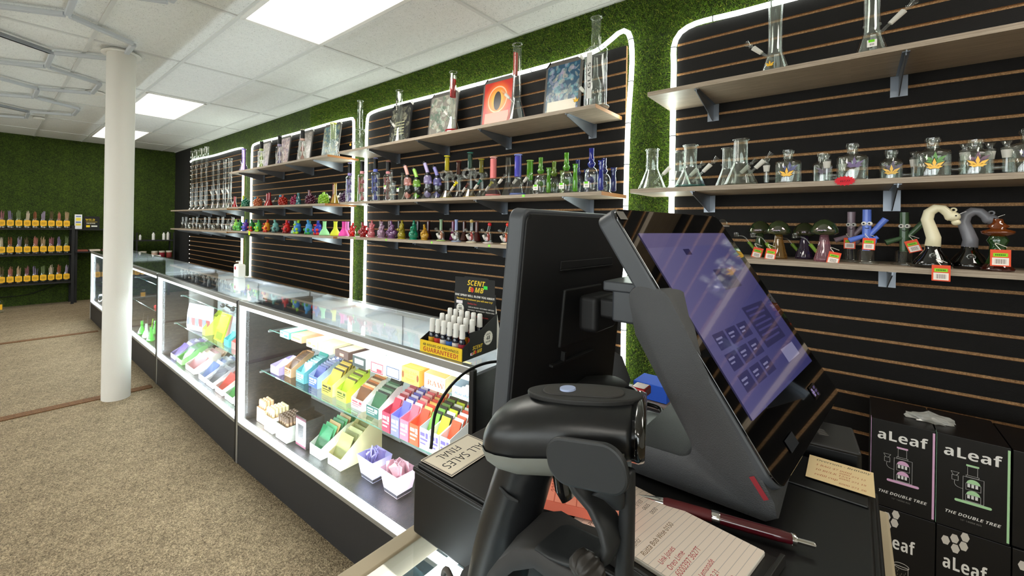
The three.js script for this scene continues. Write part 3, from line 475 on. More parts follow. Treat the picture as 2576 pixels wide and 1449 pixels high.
{ // scanner stand: rest plate, curved arm, clamp with a ridged knob, foot
  const t = thing('scanner_stand', 'matte black curved stand with a ridged knob holding the scanner', 'scanner stand', [0, 0, 0]), soft = std(0x222426, .5), px = .27;
  obj('rest_plate', extrude(roundRect(.053, .0295, .0128), .005, .0016, 10).rotateY(-Math.PI / 2).rotateX(-.22).translate(.258, 1.293, -.1185), soft, t);
  obj('plate_lug', limb([[.262, 1.281, -.108, .003, .011], [.265, 1.2765, -.104, .003, .008], [.268, 1.27, -.102, .003, .004]], V(1, 0, 0), 14), soft, t);
  const R = (list) => limb(list, V(1, 0, 0), 16, 3);
  obj('curved_arm', R([[.262, 1.283, -.132, .006, .003], [.265, 1.275, -.1275, .0085, .0032], [px, 1.266, -.118, .0105, .0034], [px, 1.256, -.109, .012, .0036], [px, 1.247, -.1055, .013, .004], [px, 1.2385, -.108, .014, .0042], [px, 1.232, -.115, .015, .004], [px + .002, 1.2275, -.126, .018, .003], [px + .004, 1.225, -.138, .02, .0024], [px + .005, 1.224, -.15, .02, .002]]), soft, t);
  obj('upright', R([[px + .008, 1.288, -.1, .006, .0035], [px + .009, 1.265, -.1005, .006, .004], [px + .01, 1.235, -.1015, .007, .0045], [px + .01, 1.19, -.104, .008, .005], [px + .006, 1.14, -.11, .01, .006], [px + .002, 1.09, -.118, .012, .008], [px, YC + .006, -.122, .016, .012]]), soft, t);
  obj('clamp', loft([[-.19, 1.186, .013], [-.182, 1.199, .0145], [-.168, 1.215, .013], [-.152, 1.2235, .0105], [-.135, 1.2225, .0115], [-.118, 1.2255, .014]].map(([z, y, q]) => [V(px - .016, y, z), V(px - .0165, y - q, z + .001), V(px - .013, y - q, z + .001), V(px - .0125, y - .001, z), V(px + .03, y + .002, z - .004), V(px + .03, y + .0035, z - .004), V(px - .0125, y + .0012, z)])), std(0x2c2a29, .6), t);
  const k = []; for (let i = 0; i < 40; i++) { const q = i / 40 * Math.PI * 2, r = 1 + (i % 4 < 2 ? -.13 : .05); k.push([Math.cos(q) * r, Math.sin(q) * r]); }
  obj('knob', loft([[0, .55], [.003, .9], [.0075, 1], [.012, .95], [.015, .7], [.0158, .4]].map(([d, s]) => k.map(([a, b]) => V(a * .0102 * s, b * .0102 * s, d)))).rotateY(-Math.PI / 2 - .25).rotateZ(.35).translate(.257, 1.2385, -.1105), std(0x2b2724, .5), t);
  obj('foot', lathe([[0, 0], [.05, 0], [.052, .004], [.045, .009], [.014, .014], [0, .014]], 36).translate(px, YC, -.122), soft, t);
}
// tall black product boxes stacked against the slat wall, right of the till
function pipeArt(c, x, y, k, col) {
  c.strokeStyle = '#e8e8e8'; c.lineWidth = 2.5; c.fillStyle = col; c.fillRect(x - 26 * k, y - 100 * k, 52 * k, 11 * k); c.strokeRect(x - 20 * k, y - 88 * k, 40 * k, 56 * k); c.strokeRect(x - 26 * k, y - 32 * k, 52 * k, 10 * k); c.strokeRect(x - 38 * k, y - 20 * k, 84 * k, 150 * k);
  for (const d of [0, 70]) { c.fillStyle = col; c.beginPath(); c.arc(x + 4 * k, y + (18 + d) * k, 28 * k, Math.PI, 0); c.fill(); c.fillStyle = '#e8e8e8'; for (const i of [-20, -4, 12]) c.fillRect(x + i * k, y + (20 + d) * k, 11 * k, 22 * k); c.strokeRect(x - 26 * k, y + (18 + d) * k, 60 * k, 40 * k); }
  c.beginPath(); c.moveTo(x - 38 * k, y + 60 * k); c.quadraticCurveTo(x - 80 * k, y + 62 * k, x - 72 * k, y + 20 * k); c.stroke(); c.strokeRect(x - 84 * k, y - 12 * k, 26 * k, 30 * k); c.beginPath(); c.moveTo(x - 88 * k, y - 34 * k); c.lineTo(x - 54 * k, y - 34 * k); c.lineTo(x - 66 * k, y - 12 * k); c.lineTo(x - 78 * k, y - 12 * k); c.closePath(); c.stroke();
  c.fillStyle = col; c.beginPath(); c.roundRect(x - 72 * k, y + 132 * k, 150 * k, 17 * k, 8 * k); c.fill();
}
const doubleTree = (col) => canvas(512, 1024, (c) => { c.fillStyle = '#0b0a0b'; c.fillRect(0, 0, 512, 1024); words(c, 'aLeaf', 250, 170, 'bold 156px sans-serif', '#f2f0ee'); pipeArt(c, 258, 450, 1.75, col); words(c, 'THE DOUBLE TREE', 256, 850, 'italic bold 46px sans-serif', '#e6e3df'); words(c, '10" 14MM RIG', 250, 905, '24px sans-serif', '#9b9894'); c.fillStyle = col; c.fillRect(494, 20, 18, 984); });
const straightTube = canvas(512, 1024, (c) => { c.fillStyle = '#0a090b'; c.fillRect(0, 0, 512, 1024); c.fillStyle = '#d8d0c6'; for (const [i, j] of [[0, 0], [1.05, .55], [-1.05, .5], [.1, 1.15], [1.2, -.55]]) { c.beginPath(); for (let k = 0; k < 6; k++) c.lineTo(130 + i * 62 + 33 * Math.cos(k * Math.PI / 3), 60 + j * 56 + 33 * Math.sin(k * Math.PI / 3)); c.fill(); } words(c, 'aLeaf', 200, 230, 'bold 120px sans-serif', '#f0ece6'); c.strokeStyle = '#d9d2c8'; c.lineWidth = 4; c.strokeRect(200, 380, 110, 560); c.beginPath(); c.ellipse(255, 376, 62, 20, 0, 0, 7); c.stroke(); c.fillStyle = '#6b6458'; for (let i = 0; i < 80; i++) c.fillRect(210 + (i * 37) % 88, 400 + (i * 61) % 500, 6, 12); });
function productBox(label, x0, x1, y0, y1, z0, z1, tex, stripe, group) {
  const t = thing('product_box', label, 'box', [(x0 + x1) / 2, y0, (z0 + z1) / 2], 0, group), w = x1 - x0, h = y1 - y0, d = z1 - z0;
  obj('carton', rbox(w, h, d, .0015, 0, h / 2, 0), std(0x0c0b0c, .32), t);
  if (tex) sheet('front_print', tex, [-w / 2 - .0006, h / 2, 0], [0, 0, 1], [0, 1, 0], d - .002, h - .002, t, .35);
  if (stripe) obj('side_stripe', span(-w / 2, -w / 2 + .03, .002, h - .002, -d / 2 - .0006, -d / 2), flat(stripe), t);
  return t;
}
const BX = 2.15;
productBox('black pipe box with pink print and stripe, upper row', BX, 2.42, .495, .79, .052, .2, doubleTree('#e6b4da'), 0xe0aee0, 'black product boxes by the slat wall');
productBox('black pipe box with mint green print and stripe, upper row', BX, 2.42, .495, .79, .203, .351, doubleTree('#b5e2ae'), 0xaee0c0, 'black product boxes by the slat wall');
productBox('plain black box beside the mint green print box', BX + .01, 2.42, .495, .785, .356, .5, null, 0, 'black product boxes by the slat wall');
['under the pink print box', 'under the mint green print box', 'under the plain black box'].forEach((w, i) => productBox('tall black tube box with white lettering ' + w, BX, 2.42, 0, .493, .054 + i * .151, .203 + i * .151, straightTube, 0, 'black product boxes by the slat wall'));
{ const pts = []; for (let i = 0; i < 60; i++) pts.push([rnd(-.035, .035), rnd(0, .03) * (1 - Math.abs((i - 30) / 40)), rnd(-.07, .07)]);
  const g = new THREE.IcosahedronGeometry(.05, 3), p = g.attributes.position; for (let i = 0; i < p.count; i++) { const v = V(p.getX(i), p.getY(i), p.getZ(i)), k = .6 + .5 * Math.abs(Math.sin(v.x * 190 + v.z * 130) * Math.cos(v.y * 210 - v.z * 90)); p.setXYZ(i, v.x * k * .8, Math.max(0, v.y * k * .6), v.z * k * 1.4); } g.computeVertexNormals();
  tag(obj('plastic_wrap', g.translate(2.26, .792, .195), phy(0xf4f4f0, .12, { transmission: .75, thickness: 0 })), 'crumpled clear plastic wrap on top of the pink print box', 'plastic wrap'); }
// ---------------------------------------------------------------- glass on the wall shelves
const C = M.clear, FR = M.frost;
const flare = (r, y) => new THREE.TorusGeometry(r, r * .16, 8, 20).rotateX(Math.PI / 2).translate(0, y, 0);
// a ground joint with a small bowl, leaving the body at height y, towards side s along z, raised at an angle
function joint(t, r, y, s, len = .05, bowl = C, ang = .85, frost = FR, at = 0) {
  const d = [0, Math.sin(ang), s * Math.cos(ang)], p = (k) => [at, y + d[1] * k, s * r + d[2] * k];
  obj('stem', bar(p(-Math.min(r * 1.1, .06)), p(len * .35), .0055, .0055, 12, true), C, t);
  const j = obj('joint', bar(p(len * .3), p(len), .0085, .0105, 14), frost, t);
  const q = new THREE.Quaternion().setFromUnitVectors(V(0, 1, 0), V(...d)), g = lathe([[.004, 0], [.005, .008], [.011, .014], [.006, .016], [.006, .02], [.012, .036], [.0135, .04]], 14).applyQuaternion(q).translate(...p(len));
  obj('bowl', g, bowl, t);
}
function beaker(t, h, rb, rt, o = {}) {
  const m = o.mat ?? C, n = o.neck ?? .42;
  obj('body', keyed(['bk', h, rb, rt, n].join(), () => lathe([[0, .004], [rb * .9, .002], [rb, .008], [rb * .99, h * .03], [rt * 1.12, h * (n - .06)], [rt, h * n], [rt, h * .965]], 28)), m, t);
  if (o.thick) obj('inner_wall', lathe([[0, .012], [rb * .86, .011], [rb * .88, h * .05], [rt * .98, h * (n - .06)], [rt * .84, h * n], [rt * .84, h * .97]], 28), m, t);
  if (o.print) obj('printed_neck', lathe([[rt * 1.015, h * (n + .02)], [rt * 1.015, h * .95]], 28), o.print, t);
  if (o.base) obj('coloured_foot', lathe([[0, .005], [rb * .88, .004], [rb * .98, .009], [rb * .93, h * .07]], 28), o.base, t);
  obj('lip', keyed(['lip', rt, h].join(), () => flare(rt * 1.06, h - rt * .17)), o.lip ?? m, t);
  if (o.pinch) obj('pinch', [0, 1, 2].map((k) => ball(.006, rt * Math.cos(k * 2.1), h * n + .012, rt * Math.sin(k * 2.1), 8)), m, t);
  if (o.side) joint(t, rb * .62, h * .3, o.side, o.jl ?? .05, o.bowl ?? C, .8);
  return t;
}
function canPipe(t, h, rc, rt, o = {}) {   // a wide can with a narrow neck, optional stacked chambers
  const m = o.mat ?? C, y = o.can ?? h * .5;
  obj('can', keyed(['can', h, rc, rt, y].join(), () => lathe([[0, .004], [rc * 1.22, .002], [rc * 1.22, .008], [rc, .014], [rc, y - .014], [rc * .86, y], [rt, y + .006], [rt, h - .01]], 26)), m, t);
  const inner = o.chambers ?? 2; for (let k = 0; k < inner; k++) { const b = .02 + (y - .03) * k / inner; obj('percolator', lathe([[.003, 0], [rc * .55, .004], [rc * .5, y / inner * .35], [rc * .2, y / inner * .5], [rc * .16, y / inner * .8]], 16).translate(0, b, 0), o.perc ?? C, t); obj('ring', new THREE.TorusGeometry(rc * 1.01, .0016, 6, 24).rotateX(Math.PI / 2).translate(0, b + y / inner * .9, 0), m, t); }
  if (o.collar) obj('neck_collar', lathe([[rt * 1.05, y + .008], [rt * 1.25, y + .012], [rt * 1.2, y + (h - y) * .22], [rt * 1.05, y + (h - y) * .24]], 20), o.collar, t);
  if (o.grip) obj('neck_grip', lathe([[rt * 1.06, y + (h - y) * .26], [rt * 1.12, y + (h - y) * .3], [rt * 1.12, h * .965], [rt, h * .97]], 20), o.grip, t);
  obj('lip', flare(rt * 1.1, h - rt * .2), o.lip ?? m, t);
  if (o.side) joint(t, rc, y * .3, o.side, .045, o.bowl ?? C, .9);
  return t;
}
function recycler(t, h, o) {   // beaker foot, coiled middle, straight coloured neck
  beaker(t, h * .52, .05, .019, { mat: C, base: o.base, side: 1, jl: .055, bowl: o.bowl ?? C, lip: C });
  obj('coil', [new THREE.TorusGeometry(.03, .012, 10, 22).rotateY(Math.PI / 2).translate(0, h * .55, -.028), new THREE.TorusGeometry(.022, .010, 10, 22).rotateY(1.2).translate(.01, h * .57, .026)], C, t);
  obj('neck', lathe([[.017, h * .6], [.017, h * .97]], 20), C, t); obj('printed_neck', lathe([[.0165, h * .66], [.0165, h * .95]], 20), o.print ?? C, t);
  obj('lip', flare(.02, h - .004), o.lip, t); return t;
}
function bentNeck(t, h, col, o = {}) {   // two chambers in coloured glass, black couplings, bent mouthpiece, black ball bowl
  const g = tint(col, .55), k = M.black;
  obj('body', lathe([[0, .003], [.05, .002], [.048, .012], [.03, h * .2], [.03, h * .25], [.026, h * .3]], 24), C, t);
  obj('lower_chamber', lathe([[.012, .02], [.028, .04], [.022, h * .2], [.012, h * .24]], 18), g, t); obj('middle', lathe([[.027, h * .3], [.027, h * .42]], 22), C, t);
  obj('upper_chamber', lathe([[.027, h * .42], [.033, h * .45], [.031, h * .58], [.022, h * .64]], 22), g, t); obj('coupling', lathe([[.022, h * .62], [.026, h * .66], [.017, h * .7], [.014, h * .71]], 20), k, t);
  obj('mouthpiece', tube([[0, h * .7, 0], [0, h * .8, -.012], [0, h * .9, -.026], [0, h * .97, -.036]], .0145, 16, 12), gloss(col), t); obj('mouth_rim', ball(.016, 0, h * .975, -.037, 12), k, t);
  obj('ball_bowl', [ball(.024, -.02, h * .25, .052), cyl(.008, .009, h * .1, -.02, h * .31, .052)], k, t); obj('bowl_joint', cyl(.011, .009, .02, -.02, h * .41, .052), g, t);
  return t;
}
function chunky(t, h, mat, kind) {   // small moulded glass figure pipe
  const k = h / .14; let list;
  if (kind === 0) list = [[0, .035, 0, .036], [0, .075, 0, .026], [.012, .1, -.012, .016], [-.02, .05, .03, .016], [.0, .05, -.032, .017], [-.02, .085, .018, .012], [0, .112, .006, .012]];
  else if (kind === 1) list = [[0, .03, 0, .034], [.01, .045, .024, .024], [-.01, .045, -.024, .024], [0, .07, 0, .027], [0, .095, .01, .017], [0, .11, -.008, .013], [-.024, .06, 0, .015]];
  else list = [[0, .028, 0, .032], [0, .06, .004, .025], [0, .088, 0, .02], [-.02, .07, .02, .011], [-.02, .07, -.02, .011], [0, .108, -.014, .01], [0, .108, .014, .01]];
  obj('body', keyed('ch' + kind, () => merge(list.map(([x, y, z, r]) => ball(r, x, y, z, 12)))).clone().scale(k, k, k), mat, t);
  obj('foot', lathe([[0, 0], [.034 * k, 0], [.034 * k, .005], [.02 * k, .012]], 18), mat, t);
  obj('mouthpiece', bar([0, .1 * k, 0], [0, .138 * k, kind === 1 ? -.012 : .008], .008, .01, 12, true), mat, t); obj('bowl', bar([-.012, .06 * k, .022], [-.012, .105 * k, .046], .005, .009, 10, true), mat, t);
  return t;
}
const cone = (t, h, mat) => { obj('body', lathe([[0, 0], [h * .36, 0], [h * .37, h * .06], [h * .33, h * .2], [h * .14, h * .5], [h * .125, h * .62], [h * .125, h * .93], [h * .155, h], [h * .12, h], [h * .1, h * .9]], 22), mat, t); return t; };
function blob(t, h, a, b, seedN) {   // soft silicone pipe: rounded body, stubby limbs, short neck
  const k = h / .15, A = gloss(a, .5), B = gloss(b, .5), s = seedN % 3;
  obj('body', merge([ball(.042, 0, .045, 0).scale(1, 1.05, 1), ball(.034, 0, .088, s * .004, 14)]).scale(k, k, k), A, t);
  obj('limb', [ball(.016, -.03, .05, .034, 10), ball(.016, -.03, .05, -.034, 10), ball(.018, -.02, .014, .024, 10), ball(.018, -.02, .014, -.024, 10)].map((g) => g.scale(k, k, k)), B, t);
  obj('neck', bar([0, .1 * k, 0], [0, .148 * k, (s - 1) * .028 * k], .011 * k, .014 * k, 12), s === 2 ? B : A, t); if (s) obj('knob', [ball(.01, -.034, .1, .012, 8), ball(.01, -.034, .1, -.014, 8)].map((g) => g.scale(k, k, k)), B, t);
  return t;
}
// yellow five-fingered leaf tag
const leafShape = (k) => { const s = new THREE.Shape(), f = [[90, 1], [38, .95], [142, .95], [5, .62], [175, .62]], out = []; const order = [5, 38, 90, 142, 175], L = { 5: .66, 38: 1, 90: 1.05, 142: 1, 175: .66 };
  out.push([0, -.12]); out.push([.42, -.2]); order.forEach((a, i) => { const q = a * Math.PI / 180, l = L[a], w = .16; const c = [Math.cos(q), Math.sin(q)], n = [-c[1], c[0]]; out.push([c[0] * l * .5 - n[0] * w, c[1] * l * .5 - n[1] * w], [c[0] * l, c[1] * l], [c[0] * l * .5 + n[0] * w, c[1] * l * .5 + n[1] * w]); if (i < 4) { const m = (a + order[i + 1]) / 2 * Math.PI / 180; out.push([Math.cos(m) * .16, Math.sin(m) * .16]); } }); out.push([-.42, -.2]); out.forEach(([x, y], i) => i ? s.lineTo(x * k, y * k) : s.moveTo(x * k, y * k)); return s; };
function leaf(t, x, y, z, k, dark = true, name = 'leaf_tag') {
  if (dark) obj(name + '_edge', extrude(leafShape(k * 1.18), .0016).rotateY(-Math.PI / 2).translate(x, y, z), M.black, t);
  obj(name, extrude(leafShape(k), .0014).rotateY(-Math.PI / 2).translate(x - .0016, y, z), gloss(0xffc422, .35), t);
}
const tagTex = keyed('tagtex', () => canvas(128, 160, (g) => { g.fillStyle = '#f4562c'; g.fillRect(0, 0, 128, 160); g.fillStyle = '#8fe01a'; g.fillRect(18, 34, 92, 34); g.fillStyle = '#31520a'; for (let i = 0; i < 6; i++) g.fillRect(32 + i * 11, 44, 7, 14); g.fillStyle = '#fff4ec'; g.fillRect(12, 78, 104, 72); g.fillStyle = '#4a3a32'; for (let i = 0; i < 14; i++) g.fillRect(30 + i * 5, 92, (i * 7) % 3 + 1, 44); }));
const tagMat = std(0xffffff, .6, { map: tagTex, side: THREE.DoubleSide });
function hangTag(t, x, y, z, rz = 0, k = 1) { const s = new THREE.PlaneGeometry(.036 * k, .046 * k).rotateY(-Math.PI / 2); const m = obj('price_tag', s, tagMat, t); m.position.set(x, y, z); m.rotation.set(rz, 0, 0); obj('tag_string', tube([[x, y + .022 * k, z], [x + .008, y + .04 * k, z - .01], [x + .016, y + .03 * k, z + .015]], .0011, 14, 5), M.paper, t); }
const codeTex = keyed('code', () => canvas(96, 96, (g) => { g.fillStyle = '#fbf8f3'; g.fillRect(0, 0, 96, 96); g.fillStyle = '#7be01c'; g.fillRect(14, 0, 60, 34); g.fillStyle = '#3a332e'; for (let i = 0; i < 9; i++) g.fillRect(26 + i * 5, 50, (i * 5) % 3 + 1, 28); })), codeMat = std(0xffffff, .7, { map: codeTex, side: THREE.DoubleSide });
const codeTag = (t, x, y, z, k = 1) => { const m = obj('price_label', new THREE.PlaneGeometry(.03 * k, .03 * k).rotateY(-Math.PI / 2), codeMat, t); m.position.set(x, y, z); };
const green = gloss(0x8ce838, .5);
const pipe = (label, x, y, z, group, turn = 0, name = 'glass_water_pipe', cat = 'water pipe') => thing(name, label, cat, [x, y, z], turn, group);

// --- shelves by the till
{
  let t = pipe('clear beaker pipe with green tint and yellow leaf on the high shelf', 2.36, S1, -.258); beaker(t, .36, .056, .0255, { side: -1, jl: .062, base: tint(0x2f9c6a, .8), neck: .34, thick: true }); leaf(t, -.05, .045, -.012, .02, false);
  t = pipe('clear beaker pipe with amber foot and white label on the high shelf', 2.36, S1, .04); beaker(t, .38, .053, .024, { side: 1, jl: .075, base: tint(0xc46a2a, .8), neck: .32, pinch: true, thick: true }); codeTag(t, -.047, .055, 0, .9);
  const g2 = 'clear beakers on the middle shelf by the till';
  for (const [l, x, z, h, rb, tc] of [['short clear beaker pipe at the turf end of the middle shelf', 2.31, -.738, .205, .063], ['clear beaker pipe with teal foot in front on the middle shelf', 2.31, -.567, .207, .066, 0x3a9a98], ['clear beaker pipe behind the teal footed beaker', 2.43, -.645, .2, .06, 0x7a78c8], ['largest clear beaker pipe next to the leaf tagged bottles', 2.31, -.368, .21, .066], ['clear beaker pipe behind the largest beaker', 2.43, -.435, .195, .06]]) { t = pipe(l, x, S2, z, g2); beaker(t, h, rb, .0265, { side: 1, jl: .062, base: tc && tint(tc, .8), neck: .52, pinch: true, thick: true }); }
  const bottle = (label, x, z, w, h, leafHex, tagged, dark, side) => {   // flat round-shouldered bottle pipe with a side joint
    const b = pipe(label, x, S2, z, 'flat clear bottle pipes on the middle shelf by the till', 0, 'bottle_pipe'), r = w / 2, bh = h * .68;
    obj('body', keyed(['btl', w, h].join(), () => lathe([[0, .004], [r * .96, .002], [r, .008], [r, bh - .012], [r * .9, bh - .002], [.02, bh + .004], [.0165, bh + .01], [.0165, h - .016], [.02, h - .014], [.02, h]], 30)), C, b); obj('base_disc', lathe([[0, 0], [r * .97, 0], [r * .99, .009], [0, .01]], 28), C, b); obj('inner_wall', lathe([[r * .9, .012], [r * .92, bh - .016], [r * .8, bh - .006], [.014, bh - .002], [.0135, h - .002]], 28), C, b);
    if (leafHex) obj('inner_leaf', extrude(leafShape(.034), .003).rotateY(-Math.PI / 2).translate(-.004, bh * .6, .006), flat(leafHex, .5), b);
    obj('side_tube', [bar([0, .028, side * r], [0, .028, side * (r + .03)], .006, .006, 10, true), bar([0, .012, side * (r + .028)], [0, .06, side * (r + .028)], .0095, .0095, 14, true)], C, b); obj('joint', cyl(.0095, .0125, .026, 0, .058, side * (r + .028), 14), FR, b);
    obj('bowl', lathe([[.007, 0], [.013, .003], [.013, .007], [.006, .012], [.014, .03]], 14).translate(0, .084, side * (r + .028)), C, b); if (tagged) leaf(b, -r - .004, .034, .0, .03, dark);
    return b;
  };
  bottle('flat clear bottle pipe with black edged leaf tag beside the beakers', 2.31, -.203, .088, .143, 0x7a78c0, true, true, -1); bottle('small clear bottle pipe between two leaf printed bottles', 2.43, -.1, .066, .135, 0x9a86a8, false, false, 1);
  const f = bottle('flat clear bottle pipe with a purple leaf behind the red price star', 2.31, -.009, .09, .147, 0x9a7cc0, false, false, -1); bottle('clear bottle pipe with a plain yellow leaf tag, set back', 2.43, .1, .066, .125, 0x8a7aa0, true, false, 1);
  bottle('flat clear bottle pipe with green leaf print and black edged tag', 2.31, .197, .09, .143, 0x8fd07a, true, true, 1); bottle('flat clear bottle pipe with purple print and yellow leaf tag', 2.31, .293, .075, .125, 0x9a6a90, true, false, 1); bottle('large clear bottle pipe with purple print at the till end of the shelf', 2.33, .405, .1, .15, 0x8a80b8, false, false, -1);
  const star = new THREE.Shape(); for (let i = 0; i < 32; i++) { const q = i / 32 * Math.PI * 2, r = i % 2 ? .8 : 1; star[i ? 'lineTo' : 'moveTo'](Math.cos(q) * .031 * r, Math.sin(q) * .019 * r); }
  const st = thing('price_star', 'red starburst price tag handwritten on the oak shelf edge', 'price tag', [WX - SD - .003, S2 - .004, -.028]); obj('card', extrude(star, .0014).rotateY(-Math.PI / 2), flat(0xe0142c, .6), st);
  sheet('price', canvas(256, 96, (g) => { g.fillStyle = '#e0142c'; g.fillRect(0, 0, 256, 96); words(g, '$57.77', 128, 50, 'italic bold 64px sans-serif', '#300208'); }), [-.0012, -.001, 0], [0, 0, 1], [0, 1, 0], .036, .0135, st);
  // bottom shelf: mushrooms, tube figures, swan necks
  const mush = (label, x, z, h, stemHex) => { const m = pipe(label, x, S3, z, 'mushroom glass pipes by the till', 0, 'mushroom_pipe'), r = h * .255;
    obj('cap', lathe([[.012, h * .62], [r * .7, h * .625], [r, h * .68], [r * .96, h * .76], [r * .7, h * .9], [r * .3, h * .975], [0, h * .99]], 30), phy(0x4f7044, .02, { transmission: .7, ior: 2.2, thickness: 0, iridescence: 1, iridescenceIOR: 1.6, iridescenceThicknessRange: [100, 420], clearcoat: .6 }), m);
    const k = []; for (let i = 0; i < 36; i++) { const q = i / 36 * Math.PI * 2, w = i % 3 ? 1 : .9; k.push([Math.cos(q) * w, Math.sin(q) * w]); }
    obj('stem', loft([[0, .031], [.01, .031], [h * .3, .022], [h * .5, .015], [h * .62, .013]].map(([y, r2]) => k.map(([a, b]) => V(b * r2, y, a * r2)))), tint(stemHex, .8), m);
    obj('arm', bar([0, h * .2, -.02], [-.004, h * .4, -.042], .006, .007, 12, true), tint(0xa6d24a, .6), m); obj('wire', tube([[-.004, h * .4, -.042], [-.004, h * .52, -.056], [-.004, h * .56, -.07], [-.004, h * .56, -.082]], .003, 16, 7), C, m); obj('bucket', lathe([[0, 0], [.009, 0], [.0095, .02]], 16).translate(-.004, h * .53, -.09), C, m); return m; };
  t = mush('green glass mushroom pipe set back at the screen end of the shelf', 2.44, -.31, .165, 0x6a8a50); hangTag(t, -.075, .02, .0, .25);
  t = mush('green glass mushroom pipe with amber stem in front on the shelf', 2.33, -.232, .165, 0xc49a4a); hangTag(t, -.042, .02, -.022, .15);
  mush('green glass mushroom pipe with violet stem set back between two others', 2.44, -.155, .158, 0x6a4a86); t = mush('large green glass mushroom pipe with pink stem in front', 2.3, -.086, .17, 0xd8a0b4); hangTag(t, -.04, .018, .03, .2);
  t = pipe('small clear glass dome on a white pedestal by the mushrooms', 2.4, S3, -.45, null, 0, 'dome_cap', 'glass dome'); obj('dome', lathe([[.022, .14], [.02, .155], [.01, .168], [0, .17]], 20), C, t); obj('plate', lathe([[0, .134], [.028, .134], [.028, .14], [0, .14]], 20), FR, t); obj('pedestal', lathe([[.03, 0], [.01, .01], [.008, .134]], 18), tint(0x9a98c0, .5), t);
  const figure = (label, x, z, h, hex, tagAt) => { const f2 = pipe(label, x, S3, z, 'tube figure pipes with goggle eyes', 0, 'figure_pipe'), g = gloss(hex, .3);
    obj('base', lathe([[0, 0], [.034, 0], [.034, .006], [.022, .012], [.022, .05], [.012, .056]], 24), C, f2); obj('body', [bar([0, .05, 0], [0, h * .5, 0], .011, .012, 16), bar([0, h * .5, 0], [0, h, 0], .0125, .0125, 18), bar([0, h * .38, 0], [0, h * .5, .03], .008, .007, 12), ball(.016, 0, h * .42, .012)], g, f2); obj('arm', bar([0, h * .5, .004], [0, h * .83, .05], .0075, .0105, 12), g, f2); obj('arm', bar([-.004, h * .52, -.004], [-.01, h * .42, -.048], .0075, .0105, 12), g, f2);
    for (const s of [-1, 1]) { obj('eye', ball(.0082, -.0095, h * .74, s * .0076, 12), M.white, f2); obj('pupil', ball(.0032, -.0168, h * .742, s * .0076 - .0015, 8), M.black, f2); } obj('mouth', tube([[-.0125, h * .665, -.006], [-.0137, h * .65, 0], [-.0125, h * .665, .006]], .0012, 10, 6), M.black, f2); if (tagAt) hangTag(f2, -.02, h * .37, tagAt[0], tagAt[1], .95); return f2; };
  figure('dusty mauve tube figure pipe standing behind the blue one', 2.41, -.009, .2, 0x8a7684, [-.004, 0]); figure('bright blue tube figure pipe with goggle eyes and price tag', 2.3, .034, .205, 0x5a78d8, [.006, .04]); figure('dark green tube figure pipe with goggle eyes and tilted tag', 2.34, .133, .195, 0x3f5c3c, [.022, -.35]);
  const swan = (label, x, z, h, hex, tagIt) => { const s = pipe(label, x, S3, z, 'swan neck pipes on black beakers', 0, 'swan_neck_pipe'), g = gloss(hex, .45);
    obj('flask', lathe([[0, 0], [.046, 0], [.049, .012], [.044, .025], [.02, .062], [.0185, .078]], 28), phy(0x060606, .05, { clearcoat: 1 }), s); obj('medallion', [new THREE.TorusGeometry(.009, .003, 8, 18).rotateY(Math.PI / 2).translate(-.034, .042, 0), ball(.006, -.034, .042, 0)], C, s);
    obj('neck', limb([[0, .075, 0, .0195, .0195], [0, h * .5, .002, .018, .018], [0, h * .65, -.006, .0165, .0165], [0, h * .8, -.014, .0155, .0155], [0, h * .92, -.009, .015, .015], [0, h * .985, .006, .0145, .0145], [0, h * .975, .021, .0135, .0135], [0, h * .9, .034, .013, .013], [0, h * .83, .04, .015, .014], [0, h * .8, .043, .011, .011]], V(1, 0, 0), 20), g, s);
    obj('head', [ball(.0165, 0, h * .845, .046).scale(1, 1, 1), ball(.011, 0, h * .755, .052), bar([0, h * .84, .046], [0, h * .76, .052], .009, .009)], g, s); obj('ear', new THREE.TorusGeometry(.006, .0025, 8, 14).rotateY(Math.PI / 2).translate(0, h * .955, .046), g, s); obj('eye', ball(.0025, -.016, h * .86, .05, 8), M.black, s); obj('horn', bar([0, h * .88, .056], [0, h * .93, .074], .0016, .001, 6), M.chrome, s); if (tagIt) hangTag(s, -.085, -.012, .012, 0, 1.15); return s; };
  swan('cream white swan neck pipe on a black flask', 2.28, .198, .21, 0xefe6c4, true); swan('speckled grey swan neck pipe on a black flask', 2.33, .286, .2, 0x86868e, false);
  t = pipe('amber topped green glass pipe with large orange tag', 2.27, S3, .337); obj('foot', lathe([[0, 0], [.034, 0], [.036, .008], [.026, .024]], 24), tint(0x5a1c12, .6), t); obj('body', lathe([[.026, .024], [.018, .05], [.017, .085], [.024, .1], [.017, .115]], 24), tint(0x2c6a24, .7), t); obj('top', lathe([[.014, .112], [.034, .122], [.036, .13], [.016, .138], [.024, .146], [.012, .158], [.01, .17]], 24), tint(0xb05a1c, .7), t); hangTag(t, -.04, .045, .0, 0, 1.15);
}
